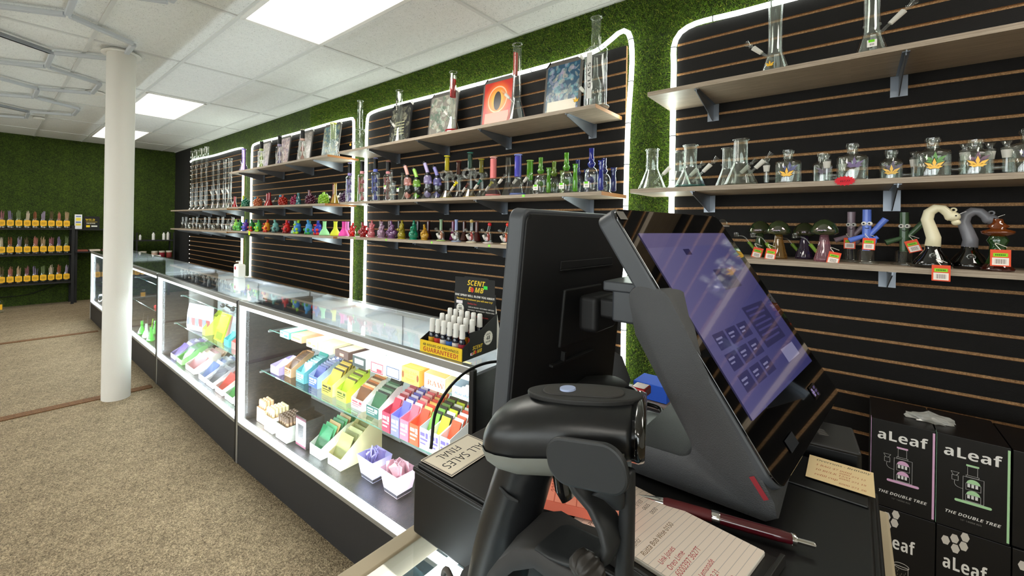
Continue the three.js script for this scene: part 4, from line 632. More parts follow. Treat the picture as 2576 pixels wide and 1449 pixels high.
// --- high shelf: printed trays leaning on the wall, tall pipes before them
const trayTex = (k) => keyed('tray' + k, () => canvas(256, 320, (g) => {
  const pal = [['#2a2a2c', '#b9b49a', '#77745f', '#494636'], ['#8f8b84', '#cfd8cc', '#5f7868', '#b7b09e'], ['#d6361c', '#ffb03a', '#ff7a5a', '#2a1210'], ['#24506e', '#7fb4bc', '#b8a8c8', '#d8c8b0'], ['#b8b2ae', '#8f8a98', '#d8d0c8', '#a09894'], ['#c2a6a4', '#8d7f92', '#e0d4d0', '#6a5a66'], ['#8f8680', '#b8aca2', '#70665f', '#cfc6be'], ['#5d7f86', '#9fb8a8', '#c8c08a', '#3f5a66']][k];
  g.fillStyle = pal[0]; g.fillRect(0, 0, 256, 320); let q = 31 + k * 17; const r = () => { q = (q * 1664525 + 1013904223) >>> 0; return q / 4294967296; };
  if (k === 2) { const gr = g.createRadialGradient(128, 120, 20, 128, 120, 130); gr.addColorStop(0, '#ffd24a'); gr.addColorStop(.5, '#ff8a2a'); gr.addColorStop(1, '#cf2a1a'); g.fillStyle = gr; g.fillRect(0, 0, 256, 320); g.strokeStyle = '#ffc9a0'; g.lineWidth = 9; g.beginPath(); g.arc(128, 120, 84, 0, 7); g.stroke(); g.fillStyle = '#1c1210'; g.beginPath(); g.ellipse(128, 130, 34, 62, 0, 0, 7); g.fill(); g.fillStyle = '#ff9a86'; g.fillRect(20, 205, 216, 100); }
  else for (let i = 0; i < 150; i++) { g.globalAlpha = .5; g.fillStyle = pal[1 + (i % 3)]; g.beginPath(); g.ellipse(r() * 256, r() * 320, 6 + r() * 26, 3 + r() * 14, r() * 3, 0, 7); g.fill(); } g.globalAlpha = 1; if (k === 3) { g.fillStyle = '#e8dcc8'; g.fillRect(14, 215, 228, 95); } if (k === 0) { g.fillStyle = '#c8c49a'; for (let i = 0; i < 5; i++) g.fillRect(60, 120 + i * 24, 130, 9); }
}));
function tray(label, k, z, w, h, y, x) {
  const t = thing('rolling_tray', label, 'tray', [x, y, z], 0, 'printed trays leaning on the high shelves'), c = .036; t.rotation.z = -.12;
  const s = new THREE.Shape([[-w / 2, 0], [w / 2, 0], [w / 2, h - c], [w / 2 - c, h], [-w / 2 + c, h], [-w / 2, h - c]].map(([a, b]) => new THREE.Vector2(a, b)));
  obj('plate', extrude(s, .014, .003).rotateY(-Math.PI / 2), k === 0 ? M.matte : std(0x5a5652, .4), t);
  sheet('print', trayTex(k), [-.0076, h / 2 - .004, 0], [0, 0, 1], [0, 1, 0], w - .03, h - .05, t, .25, { }); for (const sgn of [-1, 1]) obj('corner_clip', extrude([[0, 0], [.04, .012], [.012, .05]], .004).rotateY(-Math.PI / 2).scale(1, 1, sgn).translate(.004, h - .035, sgn * (w / 2 - .035)), M.white, t);
}
const H1 = S1 - .008, H0 = S1 - .015, TXX = 2.46;
[['dark tray with pale lettering leaning behind a clear lettered pipe', 0, -2.87, .27], ['grey green patterned tray behind the red accented pipe', 1, -2.36, .3], ['red and orange sunburst patterned tray on the high shelf', 2, -1.83, .27], ['blue and teal marbled tray behind the tallest can pipe', 3, -1.33, .25]].forEach(([l, k, z, w]) => tray(l, k, z, w, .4, H1, TXX));
[['pale grey tray behind the green lipped pipe', 4, -5.56, .33], ['pink grey tray behind the black necked mauve pipe', 5, -5.03, .32], ['brown grey tray behind the pink chambered pipe', 6, -4.51, .3], ['teal green marbled tray behind the yellow lipped beaker', 7, -3.97, .32]].forEach(([l, k, z, w]) => tray(l, k, z, w, .4, H0, TXX));
{
  let t = pipe('tall clear can pipe with yellow leaf at the gap between panels', 2.33, H1, -3.25); canPipe(t, .46, .062, .024, { can: .19, chambers: 1, side: -1 }); leaf(t, -.064, .05, -.05, .022, false);
  t = pipe('tall clear beaker pipe with lettered neck before the dark tray', 2.32, H1, -2.7); beaker(t, .44, .056, .026, { side: -1, jl: .06, neck: .32, pinch: true });
  sheet('neck_lettering', canvas(64, 256, (g) => { g.fillStyle = '#2a2a28'; g.fillRect(0, 0, 64, 256); g.save(); g.translate(32, 128); g.rotate(Math.PI / 2); words(g, 'GLASS', 0, 0, 'bold 58px sans-serif', '#e4e0d4'); g.restore(); }), [-.0275, .31, 0], [0, 0, 1], [0, 1, 0], .02, .12, t, .3);
  t = pipe('tall clear beaker pipe with red foot and red neck stripe', 2.32, H1, -2.11); beaker(t, .455, .058, .025, { side: -1, jl: .06, neck: .3, base: tint(0xb01c2a, .5) }); obj('neck_stripe', lathe([[.0262, .27], [.0262, .4]], 20).scale(1, 1, .6), tint(0xc01c2c, .4), t);
  t = pipe('tall clear beaker pipe with red lettering before the sunburst tray', 2.31, H1, -1.555); beaker(t, .5, .064, .027, { side: -1, jl: .065, neck: .32 }); obj('neck_print', lathe([[.0278, .3], [.0278, .44]], 20).scale(.7, 1, .35).translate(-.01, 0, -.004), flat(0xb8402c), t);
  t = pipe('tallest clear can pipe with lettered body before the marbled tray', 2.31, H1, -1.04); canPipe(t, .505, .06, .025, { can: .33, chambers: 1, side: -1 });
  sheet('body_lettering', canvas(64, 256, (g) => { g.fillStyle = '#d9d8d4'; g.fillRect(0, 0, 64, 256); g.save(); g.translate(32, 128); g.rotate(-Math.PI / 2); words(g, 'GLASS', 0, 0, 'bold 50px sans-serif', '#5f5f5c'); g.restore(); }), [-.062, .17, -.008], [0, 0, 1], [0, 1, 0], .03, .25, t, .3); leaf(t, -.075, .04, -.075, .022, true);
  t = pipe('lavender tinted clear pipe beside the gap at the far end of the high shelf', 2.33, H0, -5.82); beaker(t, .31, .06, .026, { mat: tint(0xb8a8e0, .9), side: -1, lip: tint(0x7a60c8, .5) });
  [['slim clear pipe with black neck and green lip before the pale tray', -5.29, 0x9ad06a, 0xc8d88a], ['mauve chambered pipe with a black neck before the pink grey tray', -4.81, 0x1a1a1a, 0xb0a4c8], ['pink chambered pipe with a black neck before the brown grey tray', -4.285, 0xe8d8c0, 0xe0b4a8]].forEach(([l, z, lip, body]) => { const p = pipe(l, 2.33, H0, z); canPipe(p, .35, .04, .02, { can: .22, chambers: 2, mat: C, perc: tint(body, .6), grip: M.black, lip: gloss(lip), collar: gloss(body), side: -1 }); });
  t = pipe('clear beaker pipe with a yellow lip before the teal marbled tray', 2.33, H0, -3.69); beaker(t, .33, .07, .028, { lip: gloss(0xdfe03a), neck: .5, side: 1, print: tint(0xdfe6c8, .8) });
}
// --- middle shelf, near panel
{
  const Y = S2 - .004, X = 2.36, can = 'tall multi chamber can pipes with black necks';
  [['purple tinted can pipe with a purple lip at the light tube', -3.44, .38, 0x9a8ad0, 0x8a80d8], ['pink tinted can pipe with a white lip over the turf gap', -3.245, .385, 0xe8a0a8, 0xf4ece0], ['blue tinted can pipe with a blue lip, tallest of the cans', -3.05, .39, 0x6a78d8, 0x9aa0e8], ['rose tinted can pipe with a rose lip', -2.875, .345, 0xd88a90, 0xc88a86]].forEach(([l, z, h, col, lip]) => { const p = pipe(l, X, Y, z, can); canPipe(p, h, .037, .017, { can: h * .66, chambers: 3, grip: M.black, collar: gloss(col), lip: gloss(lip), perc: tint(col, .7) }); obj('side_column', bar([0, .08, -.04], [0, h * .6, -.04], .007, .007, 10), tint(col, .5), p); });
  let t = pipe('clear can pipe with a white price tag beside the rose can', 2.33, Y, -2.8); canPipe(t, .26, .04, .014, { can: .17, chambers: 2 }); codeTag(t, -.045, .115, -.025); t = pipe('small dark clear can pipe with a price tag beside the pink bent neck', 2.36, Y, -2.69); canPipe(t, .23, .034, .012, { can: .12, chambers: 1, mat: tint(0xa8b0a0, .9) }); codeTag(t, -.04, .09, -.01);
  [['pink bent neck pipe with a black ball bowl', 2.35, -2.615, .295, 0xf0b0a8], ['lime green bent neck pipe with a black ball bowl', 2.38, -2.54, .265, 0xa8e060], ['lilac bent neck pipe with a black ball bowl', 2.35, -2.385, .298, 0xbcb0e0], ['blue violet bent neck pipe with a black ball bowl', 2.38, -2.31, .262, 0x8c88cc]].forEach(([l, x, z, h, c]) => bentNeck(pipe(l, x, Y, z, 'bent neck pipes'), h, c)); 
  [['coiled recycler pipe with a yellow lip in front', 2.33, -2.165, .318, 0xf0e020, 0xd8c020], ['coiled recycler pipe with a dark red lip set back', 2.42, -2.13, .285, 0x6a1a14, 0x9a5a3a], ['coiled recycler pipe with a teal lip', 2.33, -1.945, .32, 0x1f6a5c, 0xd8b020], ['coiled recycler pipe with an olive yellow lip set back', 2.42, -1.915, .282, 0xb8b020, 0xc8a84a]].forEach(([l, x, z, h, lip, base]) => recycler(pipe(l, x, Y, z, 'coiled recycler pipes'), h, { lip: gloss(lip), base: tint(base, .55), print: tint(lip, .55), bowl: gloss(lip) }));
  t = pipe('pink patterned beaker pipe on the near panel', 2.34, Y, -1.75); beaker(t, .27, .056, .021, { lip: gloss(0xf4b8b4), print: gloss(0xe87878), base: tint(0xe06a6a, .4), side: 1, neck: .45 }); t = pipe('clear pipe with a black lip behind the pink patterned beaker', 2.44, Y, -1.70); beaker(t, .285, .05, .02, { lip: M.black, side: 1, neck: .4 });
  t = pipe('blue patterned beaker pipe on the near panel', 2.34, Y, -1.555); beaker(t, .268, .056, .022, { lip: gloss(0x8a98e8), print: tint(0x5a5ad0, .3), base: tint(0x5a70c8, .4), side: 1, neck: .45 }); t = pipe('green patterned beaker pipe behind the blue patterned one', 2.44, Y, -1.53); beaker(t, .24, .05, .02, { lip: gloss(0xa8d86a), print: tint(0x6ab82a, .3), side: 1, neck: .45 });
  const spin = (l, x, z, h, hex, tagged) => { const p = pipe(l, x, Y, z, 'dome bodied pipes with coloured necks'), g = tint(hex, .6); obj('body', lathe([[0, 0], [.044, 0], [.044, .008], [.034, .014], [.036, .03], [.036, h * .42], [.028, h * .53], [.014, h * .58]], 26), C, p); obj('inner_ball', ball(.018, 0, h * .3, 0), tint(hex, .8), p); obj('neck', lathe([[.013, h * .57], [.02, h * .62], [.022, h * .66], [.013, h * .71], [.016, h * .76], [.012, h * .8], [.0135, h]], 20), g, p); obj('side_joint', lathe([[0, 0], [.014, .004], [.0135, h * .3], [.011, h * .42], [.011, h * .56], [.016, h * .58], [.012, h * .62], [.017, h * .66]], 16).translate(.0, .012, .055), g, p); if (tagged) codeTag(p, -.048, .045, -.005, 1.1); };
  spin('green necked dome pipe with a barcode label', 2.33, -1.385, .23, 0x7ac03a, true); spin('olive green dome pipe set back beside the green necked one', 2.43, -1.35, .215, 0x9ab84a, false); spin('bright green necked square pipe with a barcode label', 2.32, -1.21, .24, 0x78c828, true); spin('dark blue pipe set back behind the bright green one', 2.44, -1.2, .212, 0x28308a, false); spin('royal blue necked dome pipe with a barcode label at the shelf end', 2.32, -1.06, .25, 0x2a3ab8, true); spin('dark blue pipe set back at the shelf end', 2.43, -1.035, .205, 0x202a88, false);
}
// --- low shelf, near panel: small coloured figures in front, dark ones behind
{
  const rowA = [[-3.33, 'bright red', 0xd8141c, .125], [-3.165, 'deep red', 0xb01018, .132], [-3.045, 'rose pink', 0xe88a94, .15], [-2.905, 'pale lilac', 0xc8a8c4, .14], [-2.77, 'violet', 0x8a5a94, .147], [-2.645, 'yellow green', 0xb8a818, .152], [-2.505, 'emerald teal', 0x14a884, .152], [-2.38, 'golden yellow', 0xd8a820, .12]];
  rowA.forEach(([z, n, c, h], i) => chunky(pipe(n + ' glass figure pipe on the low shelf, near panel', 2.32, S3, z, 'small coloured figure pipes, near panel', .4 - i * .13, 'figure_pipe'), h, tint(c, .45), i % 3));
  [[-3.09, 'crimson', 0x8a0c1c], [-2.97, 'wine red', 0x7a0a2a], [-2.84, 'smoke', 0x4a4048], [-2.6, 'navy', 0x20283c], [-2.48, 'burgundy', 0x6a0c20], [-2.33, 'plum', 0x7a1040], [-2.21, 'magenta', 0xa8147a], [-2.1, 'brown red', 0x6a2a1c], [-1.98, 'dark red', 0x7a1018]].forEach(([z, n, c], i) => beaker(pipe(n + ' slim beaker pipe set back on the low shelf, near panel', 2.46, S3, z, 'small beakers set back, near panel'), .15, .034, .0135, { mat: tint(c, .5), neck: .5 }));
  [[-2.205, 'green necked peach', 0x7a9a78, 0xe09a78, 0x9ab86a], [-2.055, 'blue grey necked clear', 0x8a98c8, 0xd8d0d0, 0x8a98b8], [-1.915, 'yellow topped red', 0xc8a84a, 0xc8141c, 0xe8e0c8], [-1.77, 'red crowned clear', 0xc81420, 0xc03a3a, 0xe8dcd8], [-1.625, 'orange red crowned clear', 0xe02a1c, 0xe8642a, 0xf0e0c0]].forEach(([z, n, neck, body, foot], i) => {
    const p = pipe(n + ' can pipe with a bulb bowl on the low shelf, near panel', 2.32, S3, z, 'small can pipes with bulb bowls, near panel'), h = i < 3 ? .16 : .14;
    obj('foot', lathe([[0, 0], [.036, 0], [.036, .007], [.02, .01]], 22), gloss(foot), p); obj('can', lathe([[.026, .009], [.027, .02], [.026, .075], [.012, .085]], 22), C, p); obj('inner_figure', [ball(.015, 0, .03, 0, 10), ball(.012, 0, .05, .003, 10), ball(.008, 0, .066, 0, 8)], tint(body, .4), p);
    obj('neck', i < 3 ? lathe([[.0115, .083], [.0115, h - .01], [.015, h - .004], [.012, h]], 18) : bar([0, .08, 0], [0, h - .012, .012], .011, .01, 16, true), i < 2 ? gloss(neck) : C, p); if (i > 1) obj('crown', ball(.013, 0, h - .012, i > 2 ? .012 : 0, 12), gloss(neck), p); obj('side_joint', [bar([0, .025, -.024], [0, .055, -.04], .008, .01, 12)], FR, p); obj('bulb_bowl', ball(.015, -.004, .085, -.046, 14), C, p);
  });
  [[-3.14, S3], [-2.71, S3], [-2.195, S3], [-1.68, S3]].forEach(([z, y]) => tag(obj('price_dot', box(.0012, .014, .016, WX - SD - .0008, y - .008, z), green), 'small bright green price sticker on the front edge of an oak shelf', 'price sticker', 'green price stickers on shelf edges')); tag(obj('price_dot', box(.0012, .014, .018, WX - SD - .0008, S2 - .012, -1.43), green), 'small bright green price sticker on the front edge of an oak shelf', 'price sticker', 'green price stickers on shelf edges');
}
// --- middle panel and far panel
{
  const Y = S2 - .008, X = 2.35, grp = 'small bright glass on the middle panel';
  [[-6.15, 'red topped clear', 0xb8141c, 0], [-5.99, 'yellow green', 0xb8c030, 0], [-5.79, 'sea green', 0x3a9a7a, 1], [-5.6, 'sky blue', 0x3a9ac0, 2], [-5.42, 'peach orange', 0xe08a5a, 1], [-5.26, 'scarlet', 0xd0181c, 0], [-5.09, 'cherry red', 0xb8101c, 0], [-4.91, 'turquoise stacked', 0x28a0c8, 2], [-4.75, 'coral red beaded', 0xd8402c, 1], [-4.56, 'magenta beaded', 0xb81458, 1], [-4.39, 'teal banded', 0x2a8088, 2], [-4.25, 'wine tipped clear', 0x7a1430, 0], [-4.14, 'plum', 0x6a1440, 1], [-3.97, 'lime beaded', 0x9ad828, 1], [-3.87, 'light lime beaded', 0xb0e040, 1], [-3.77, 'tall ruby', 0x9a1418, 0], [-3.67, 'tall amber', 0xc8a83a, 0], [-3.58, 'dark purple beaded', 0x4a1850, 1]].forEach(([z, n, c, k], i) => {
    const y = i < 1 ? S2 - .02 : Y, p = pipe(n + ' small glass pipe on the middle shelf, middle panel', X + (i % 2) * .05, y, z, grp, i * .7); if (k === 0) beaker(p, i === 15 || i === 16 ? .2 : .165, .044, .0145, { mat: tint(c, .45), neck: .5, lip: tint(c, .3), side: i % 2 ? 1 : -1, jl: .03 }); else if (k === 1) { const b = []; for (let q = 0; q < 34; q++) { const a = q * 2.4, v = (q + .5) / 34, r = .044 * Math.sqrt(1 - Math.pow(v * 1.1 - .35, 2)); b.push(ball(.0125, r * Math.cos(a), .012 + v * .085, r * Math.sin(a), 7)); } obj('beaded_body', [lathe([[0, 0], [.036, 0], [.042, .03], [.034, .07], [.013, .095], [.012, .125]], 18), ...b], tint(c, .4), p); obj('bowl', bar([0, .05, .03], [0, .09, .055], .006, .011, 10, true), tint(c, .4), p); } else obj('stacked_body', lathe([[0, 0], [.03, .002], [.034, .02], [.02, .034], [.032, .05], [.02, .066], [.028, .082], [.014, .096], [.016, .135]], 20), tint(c, .4), p);
  });
  const Z = S3 - .005; let i = 0;
  [[-6.05, 'yellow and green', 0x8ac83a, 0x2a8a3a], [-5.93, 'leaf green', 0x2a8a3a, 0x6ac85a], [-5.75, 'purple and blue', 0x6a3aa8, 0x3a5ac8], [-5.55, 'dark green', 0x1c7a34, 0xd8401c], [-5.36, 'spring green', 0x48b85a, 0xa8e020], [-5.13, 'orange', 0xf0a01c, 0xd0301c], [-4.9, 'pale teal', 0x6ab0a8, 0x3a5a5a], [-4.63, 'red', 0xd81414, 0x7a0c0c], [-4.38, 'blue and lime', 0x2a78c8, 0xa8d81c], [-4.14, 'sky blue and green', 0x3a90d0, 0x1c9a3a], [-3.96, 'cobalt blue', 0x1c30b0, 0xd0141c]].forEach(([z, n, a, b]) => blob(pipe(n + ' rounded silicone pipe on the low shelf, middle panel', 2.34, Z, z, 'soft silicone pipes on the middle panel', 0, 'silicone_pipe'), .15, a, b, i++));
  [[-4.75, 'pink', 0xd870b8, 2.42], [-4.5, 'pale mint', 0x9ad8c0, 2.38], [-4.24, 'aqua mint', 0x86d0b8, 2.4], [-3.82, 'mint green', 0x9ae0a0, 2.33], [-3.655, 'yellow', 0xd8e030, 2.35], [-3.6, 'dusty pink', 0xc878b8, 2.45], [-3.51, 'hot pink', 0xf048b0, 2.35]].forEach(([z, n, c, x]) => cone(pipe(n + ' flask shaped silicone pipe on the low shelf, middle panel', x, Z, z, 'flask shaped silicone pipes', 0, 'silicone_flask'), .14, flat(c, .55)));
  tag(obj('price_card', box(.0012, .05, .05, WX - SD - .0014, S3 - .02, -5.33), flat(0xd4ee1c)), 'yellow green price card hanging over the low shelf edge', 'price card');
  // far panel
  const Y2 = S2 - .02, Z2 = S3 - .02;
  for (const [j, z] of [-7.995, -7.78, -7.54, -7.315].entries()) { const p = pipe('very tall clear straight tube pipe on the far panel', 2.36, Y2, z, 'very tall clear tubes'); obj('tube', lathe([[0, .003], [.062, .002], [.062, .01], [.04, .03], [.029, .05], [.0285, .975]], 20), C, p); obj('lip', flare(.031, .978), C, p); joint(p, .03, .07, -1, .08); }
  for (const z of [-7.02, -6.8, -6.56, -6.365]) { const p = pipe('tall clear beaker tube pipe on the far panel, shorter row', 2.36, Y2, z, 'tall clear beaker tubes, far panel'); beaker(p, .71, .066, .026, { neck: .2, side: -1, jl: .08 }); obj('flared_mouth', lathe([[.026, .69], [.034, .712]], 18), C, p); }
  for (let k = 0; k < 13; k++) { const z = -8.45 + k * .185, s = k % 3; const p = pipe(['small clear beaker pipe on the low shelf, far panel', 'small clear straight pipe on the low shelf, far panel', 'small clear bottle pipe on the low shelf, far panel'][s], 2.36, Z2, z, 'small clear pipes on the far panel'); if (s === 0) beaker(p, .2, .045, .018, { side: -1 }); else if (s === 1) { obj('tube', lathe([[0, 0], [.035, 0], [.036, .01], [.02, .02], [.02, .2], [.025, .205]], 18), C, p); joint(p, .02, .04, -1, .06); } else canPipe(p, .17, .035, .014, { can: .09, chambers: 1, side: -1 }); }
}
// ---------------------------------------------------------------- goods in the showcases
const printTex = (key, bg, draw, w = 192, h = 128) => keyed('p' + key, () => canvas(w, h, (g) => { g.fillStyle = bg; g.fillRect(0, 0, w, h); draw?.(g, w, h); }));
const block = (g, col, rows) => { g.fillStyle = col; rows.forEach(([x, y, w, h]) => g.fillRect(x, y, w, h)); };
// closed carton lying on a shelf, its front towards the customers
function carton(label, x, y, z, w, d, h, hex, tex, top, turn = CASE_TURN, group = 'flat paper cartons on the top glass shelf') {
  const t = thing('paper_carton', label, 'carton', [x, y, z], turn, group);
  obj('box', rbox(d, h, w, .001, d / 2, h / 2, 0), flat(hex, .6), t);
  if (tex) sheet('front_print', tex, [-.0006, h / 2, 0], [0, 0, 1], [0, 1, 0], w - .003, h - .002, t);
  if (top) obj('top_print', box(d * .82, .0008, w * .8, d / 2, h + .0003, 0), flat(top, .6), t);
  return t;
}
{
  const ry = .77, logo = (key, bg, fg, word, size = 44, extra) => printTex(key, bg, (g, w, h) => { words(g, word, w / 2, h / 2, 'bold ' + size + 'px serif', fg); extra?.(g, w, h); });
  carton('teal and white striped paper carton at the dark end of the top shelf', 1.195, ry, -2.37, .1, .16, .036, 0x5fc0a4, printTex('teal', '#8ad8c4', (g) => block(g, '#2c8a72', [[10, 20, 60, 30], [90, 60, 80, 40]])), 0xd8f0e4);
  carton('peach orange paper carton beside the teal one', 1.205, ry, -2.25, .11, .15, .036, 0xf0a07c, printTex('peach', '#f6b898', (g) => block(g, '#d8704a', [[20, 40, 150, 40]])), 0xf4b094);
  carton('pale tan paper carton with gold print', 1.205, ry, -2.085, .1, .17, .038, 0xead6a8, printTex('tan', '#f0e2bc', (g) => block(g, '#b89450', [[20, 30, 70, 50], [110, 60, 60, 30]])), 0xf2e6c8);
  carton('cream carton with red lettering on the top shelf', 1.21, ry, -1.965, .11, .16, .04, 0xeadcae, logo('raw', '#efe2bc', '#b03a24', 'RAW'), 0xe4d49a);
  carton('dark brown carton packed with thin white booklets', 1.22, ry, -1.825, .11, .16, .036, 0x4a342c, printTex('brown', '#4a3630', (g) => block(g, '#c87a6a', [[70, 40, 60, 50]])), 0xd8c0a0);
  const o = carton('black and white carton with an orange side', 1.2, ry, -1.65, .1, .12, .052, 0xe8e2d8, printTex('bw', '#2a3230', (g) => { block(g, '#9aa49c', [[30, 30, 130, 60]]); }), 0xf0ece4);
  carton('white carton with a red framed front', 1.21, ry, -1.53, .09, .13, .05, 0xf0ece6, printTex('wr', '#f4f0ec', (g) => { g.strokeStyle = '#c8323c'; g.lineWidth = 14; g.strokeRect(10, 10, 172, 108); block(g, '#c8323c', [[90, 70, 80, 40]]); }), 0xf6f2ec);
  carton('white carton with a dark blue framed front', 1.222, ry, -1.435, .09, .13, .05, 0xeef0f2, printTex('wb', '#f2f2f2', (g) => { g.strokeStyle = '#2a3a58'; g.lineWidth = 12; g.strokeRect(10, 10, 172, 108); words(g, 'OCB', 110, 66, 'bold 50px serif', '#5a6a88'); }), 0xf4f4f2);
  carton('bright orange carton with two oval portraits', 1.232, ry, -1.335, .105, .17, .066, 0xf09a3a, printTex('zz', '#f2a244', (g, w, h) => { words(g, 'ZIG-ZAG', w / 2, 34, 'bold 34px serif', '#b85a1c'); words(g, '1 1/4', w / 2, 66, 'bold 24px serif', '#b85a1c'); block(g, '#b8641c', [[40, 88, 112, 5], [52, 100, 88, 5]]); g.fillStyle = '#6a3414'; g.beginPath(); g.ellipse(14, 64, 12, 30, 0, 0, 7); g.fill(); g.beginPath(); g.ellipse(w - 14, 64, 12, 30, 0, 0, 7); g.fill(); }), 0xf0a04a);
  const open = (label, x, y, z, w, d, h, hex, tex, turn) => { const t = thing('open_box', label, 'box', [x, y, z], turn ?? CASE_TURN, 'open cardboard boxes in the showcase'); const m = flat(hex, .65); obj('bottom', span(0, d, 0, .002, -w / 2, w / 2), m, t); obj('front', span(0, .002, 0, h * .8, -w / 2, w / 2), m, t); obj('back', span(d - .002, d, 0, h * 1.15, -w / 2, w / 2), m, t); for (const s of [-1, 1]) obj('side', extrude([[0, 0], [d, 0], [d, h * 1.15], [0, h * .8]], .002).translate(0, 0, s * (w / 2 - .001)), m, t); if (tex) sheet('front_print', tex, [-.0006, h * .4, 0], [0, 0, 1], [0, 1, 0], w - .003, h * .8 - .002, t); return t; };
  open('open cream box with red lettering beside the orange portrait carton', 1.255, ry, -1.215, .115, .17, .075, 0xf0dca4, printTex('rawtips', '#f4e2ae', (g, w, h) => { words(g, 'RAW', w * .55, h * .55, 'bold 62px serif', '#b03a24'); words(g, '$1.97', 34, 26, 'bold 22px sans-serif', '#8a6a3a'); words(g, 'TIPS', w - 30, 28, 'bold 20px sans-serif', '#b03a24'); g.strokeStyle = '#b09a6a'; g.lineWidth = 4; g.beginPath(); g.arc(34, h * .58, 20, 0, 7); g.stroke(); }));
  const sp = open('open blue grey box of white rolls at the till end of the top shelf', 1.268, ry, -1.08, .1, .13, .055, 0xa8b8c4, printTex('rnd', '#b4c4d0', (g, w, h) => { words(g, "Randy's", w * .55, h * .6, 'italic bold 44px serif', '#3a5a86'); g.strokeStyle = '#f0f4f4'; g.lineWidth = 6; g.beginPath(); g.arc(60, 60, 46, 0, 7); g.stroke(); }));
  for (let i = 0; i < 4; i++) tag(obj('paper_roll', cyl(.011, .011, .08, 0, 0, 0, 12).rotateX(Math.PI / 2).rotateY(CASE_TURN).translate(1.295 + i * .024, ry + .016, -1.12), M.paper), 'white paper roll lying in the open blue grey box', 'paper roll', 'white paper rolls');
}
// slanted display box with a row of thin packets leaning in it
function displayBox(label, packLabel, x, y, z, w, hex, packHex, n, o = {}) {
  const d = o.d ?? .15, hf = o.hf ?? .05, hb = o.hb ?? .12, turn = o.turn ?? CASE_TURN, t = thing('display_box', label, 'display box', [x, y, z], turn, 'slanted display boxes in the showcases'), m = flat(hex, .6), ph = (o.ph ?? .085) * 1.12;
  obj('bottom', span(0, d, 0, .0015, -w / 2, w / 2), m, t); obj('back', span(d - .0015, d, 0, hb, -w / 2, w / 2), m, t); for (const s of [-1, 1]) obj('side', extrude([[0, 0], [d, 0], [d, hb], [d * .8, hb], [0, hf]], .0015).translate(0, 0, s * (w / 2 - .0008)), o.side ? flat(o.side, .6) : m, t); obj('front', span(0, .0015, 0, hf, -w / 2, w / 2), m, t);
  if (o.tex) sheet('front_print', o.tex, [-.0006, hf / 2, 0], [0, 0, 1], [0, 1, 0], w - .002, hf - .002, t);
  if (o.lid) obj('open_lid', box(.0016, w * .85, w, 0, 0, 0).rotateZ(-.5).translate(d + w * .2, hb + w * .36, 0), flat(o.lid, .6), t);
  const c = Math.cos(turn), s = Math.sin(turn), cols = [].concat(packHex), a = o.lean ?? .5;
  for (let i = 0; i < n; i++) {
    const px = .014 + (d - .045) * i / Math.max(1, n - 1), py = .004, g = keyed('pk' + ph + w.toFixed(3), () => rbox(.0045, ph, w - .008, .0015, 0, ph / 2, 0)), q = obj('packet', g, keyed('pm' + cols[i % cols.length], () => phy(cols[i % cols.length], .3, { clearcoat: .5 })));
    q.position.set(x + c * px, y + py + .008 + i * .005, z - s * px); q.rotation.set(0, turn, -a); q.rotation.order = 'YXZ'; tag(q, packLabel, 'packet', packLabel.replace(/^.*? packet/, 'packets').slice(0, 60));
  }
  return t;
}
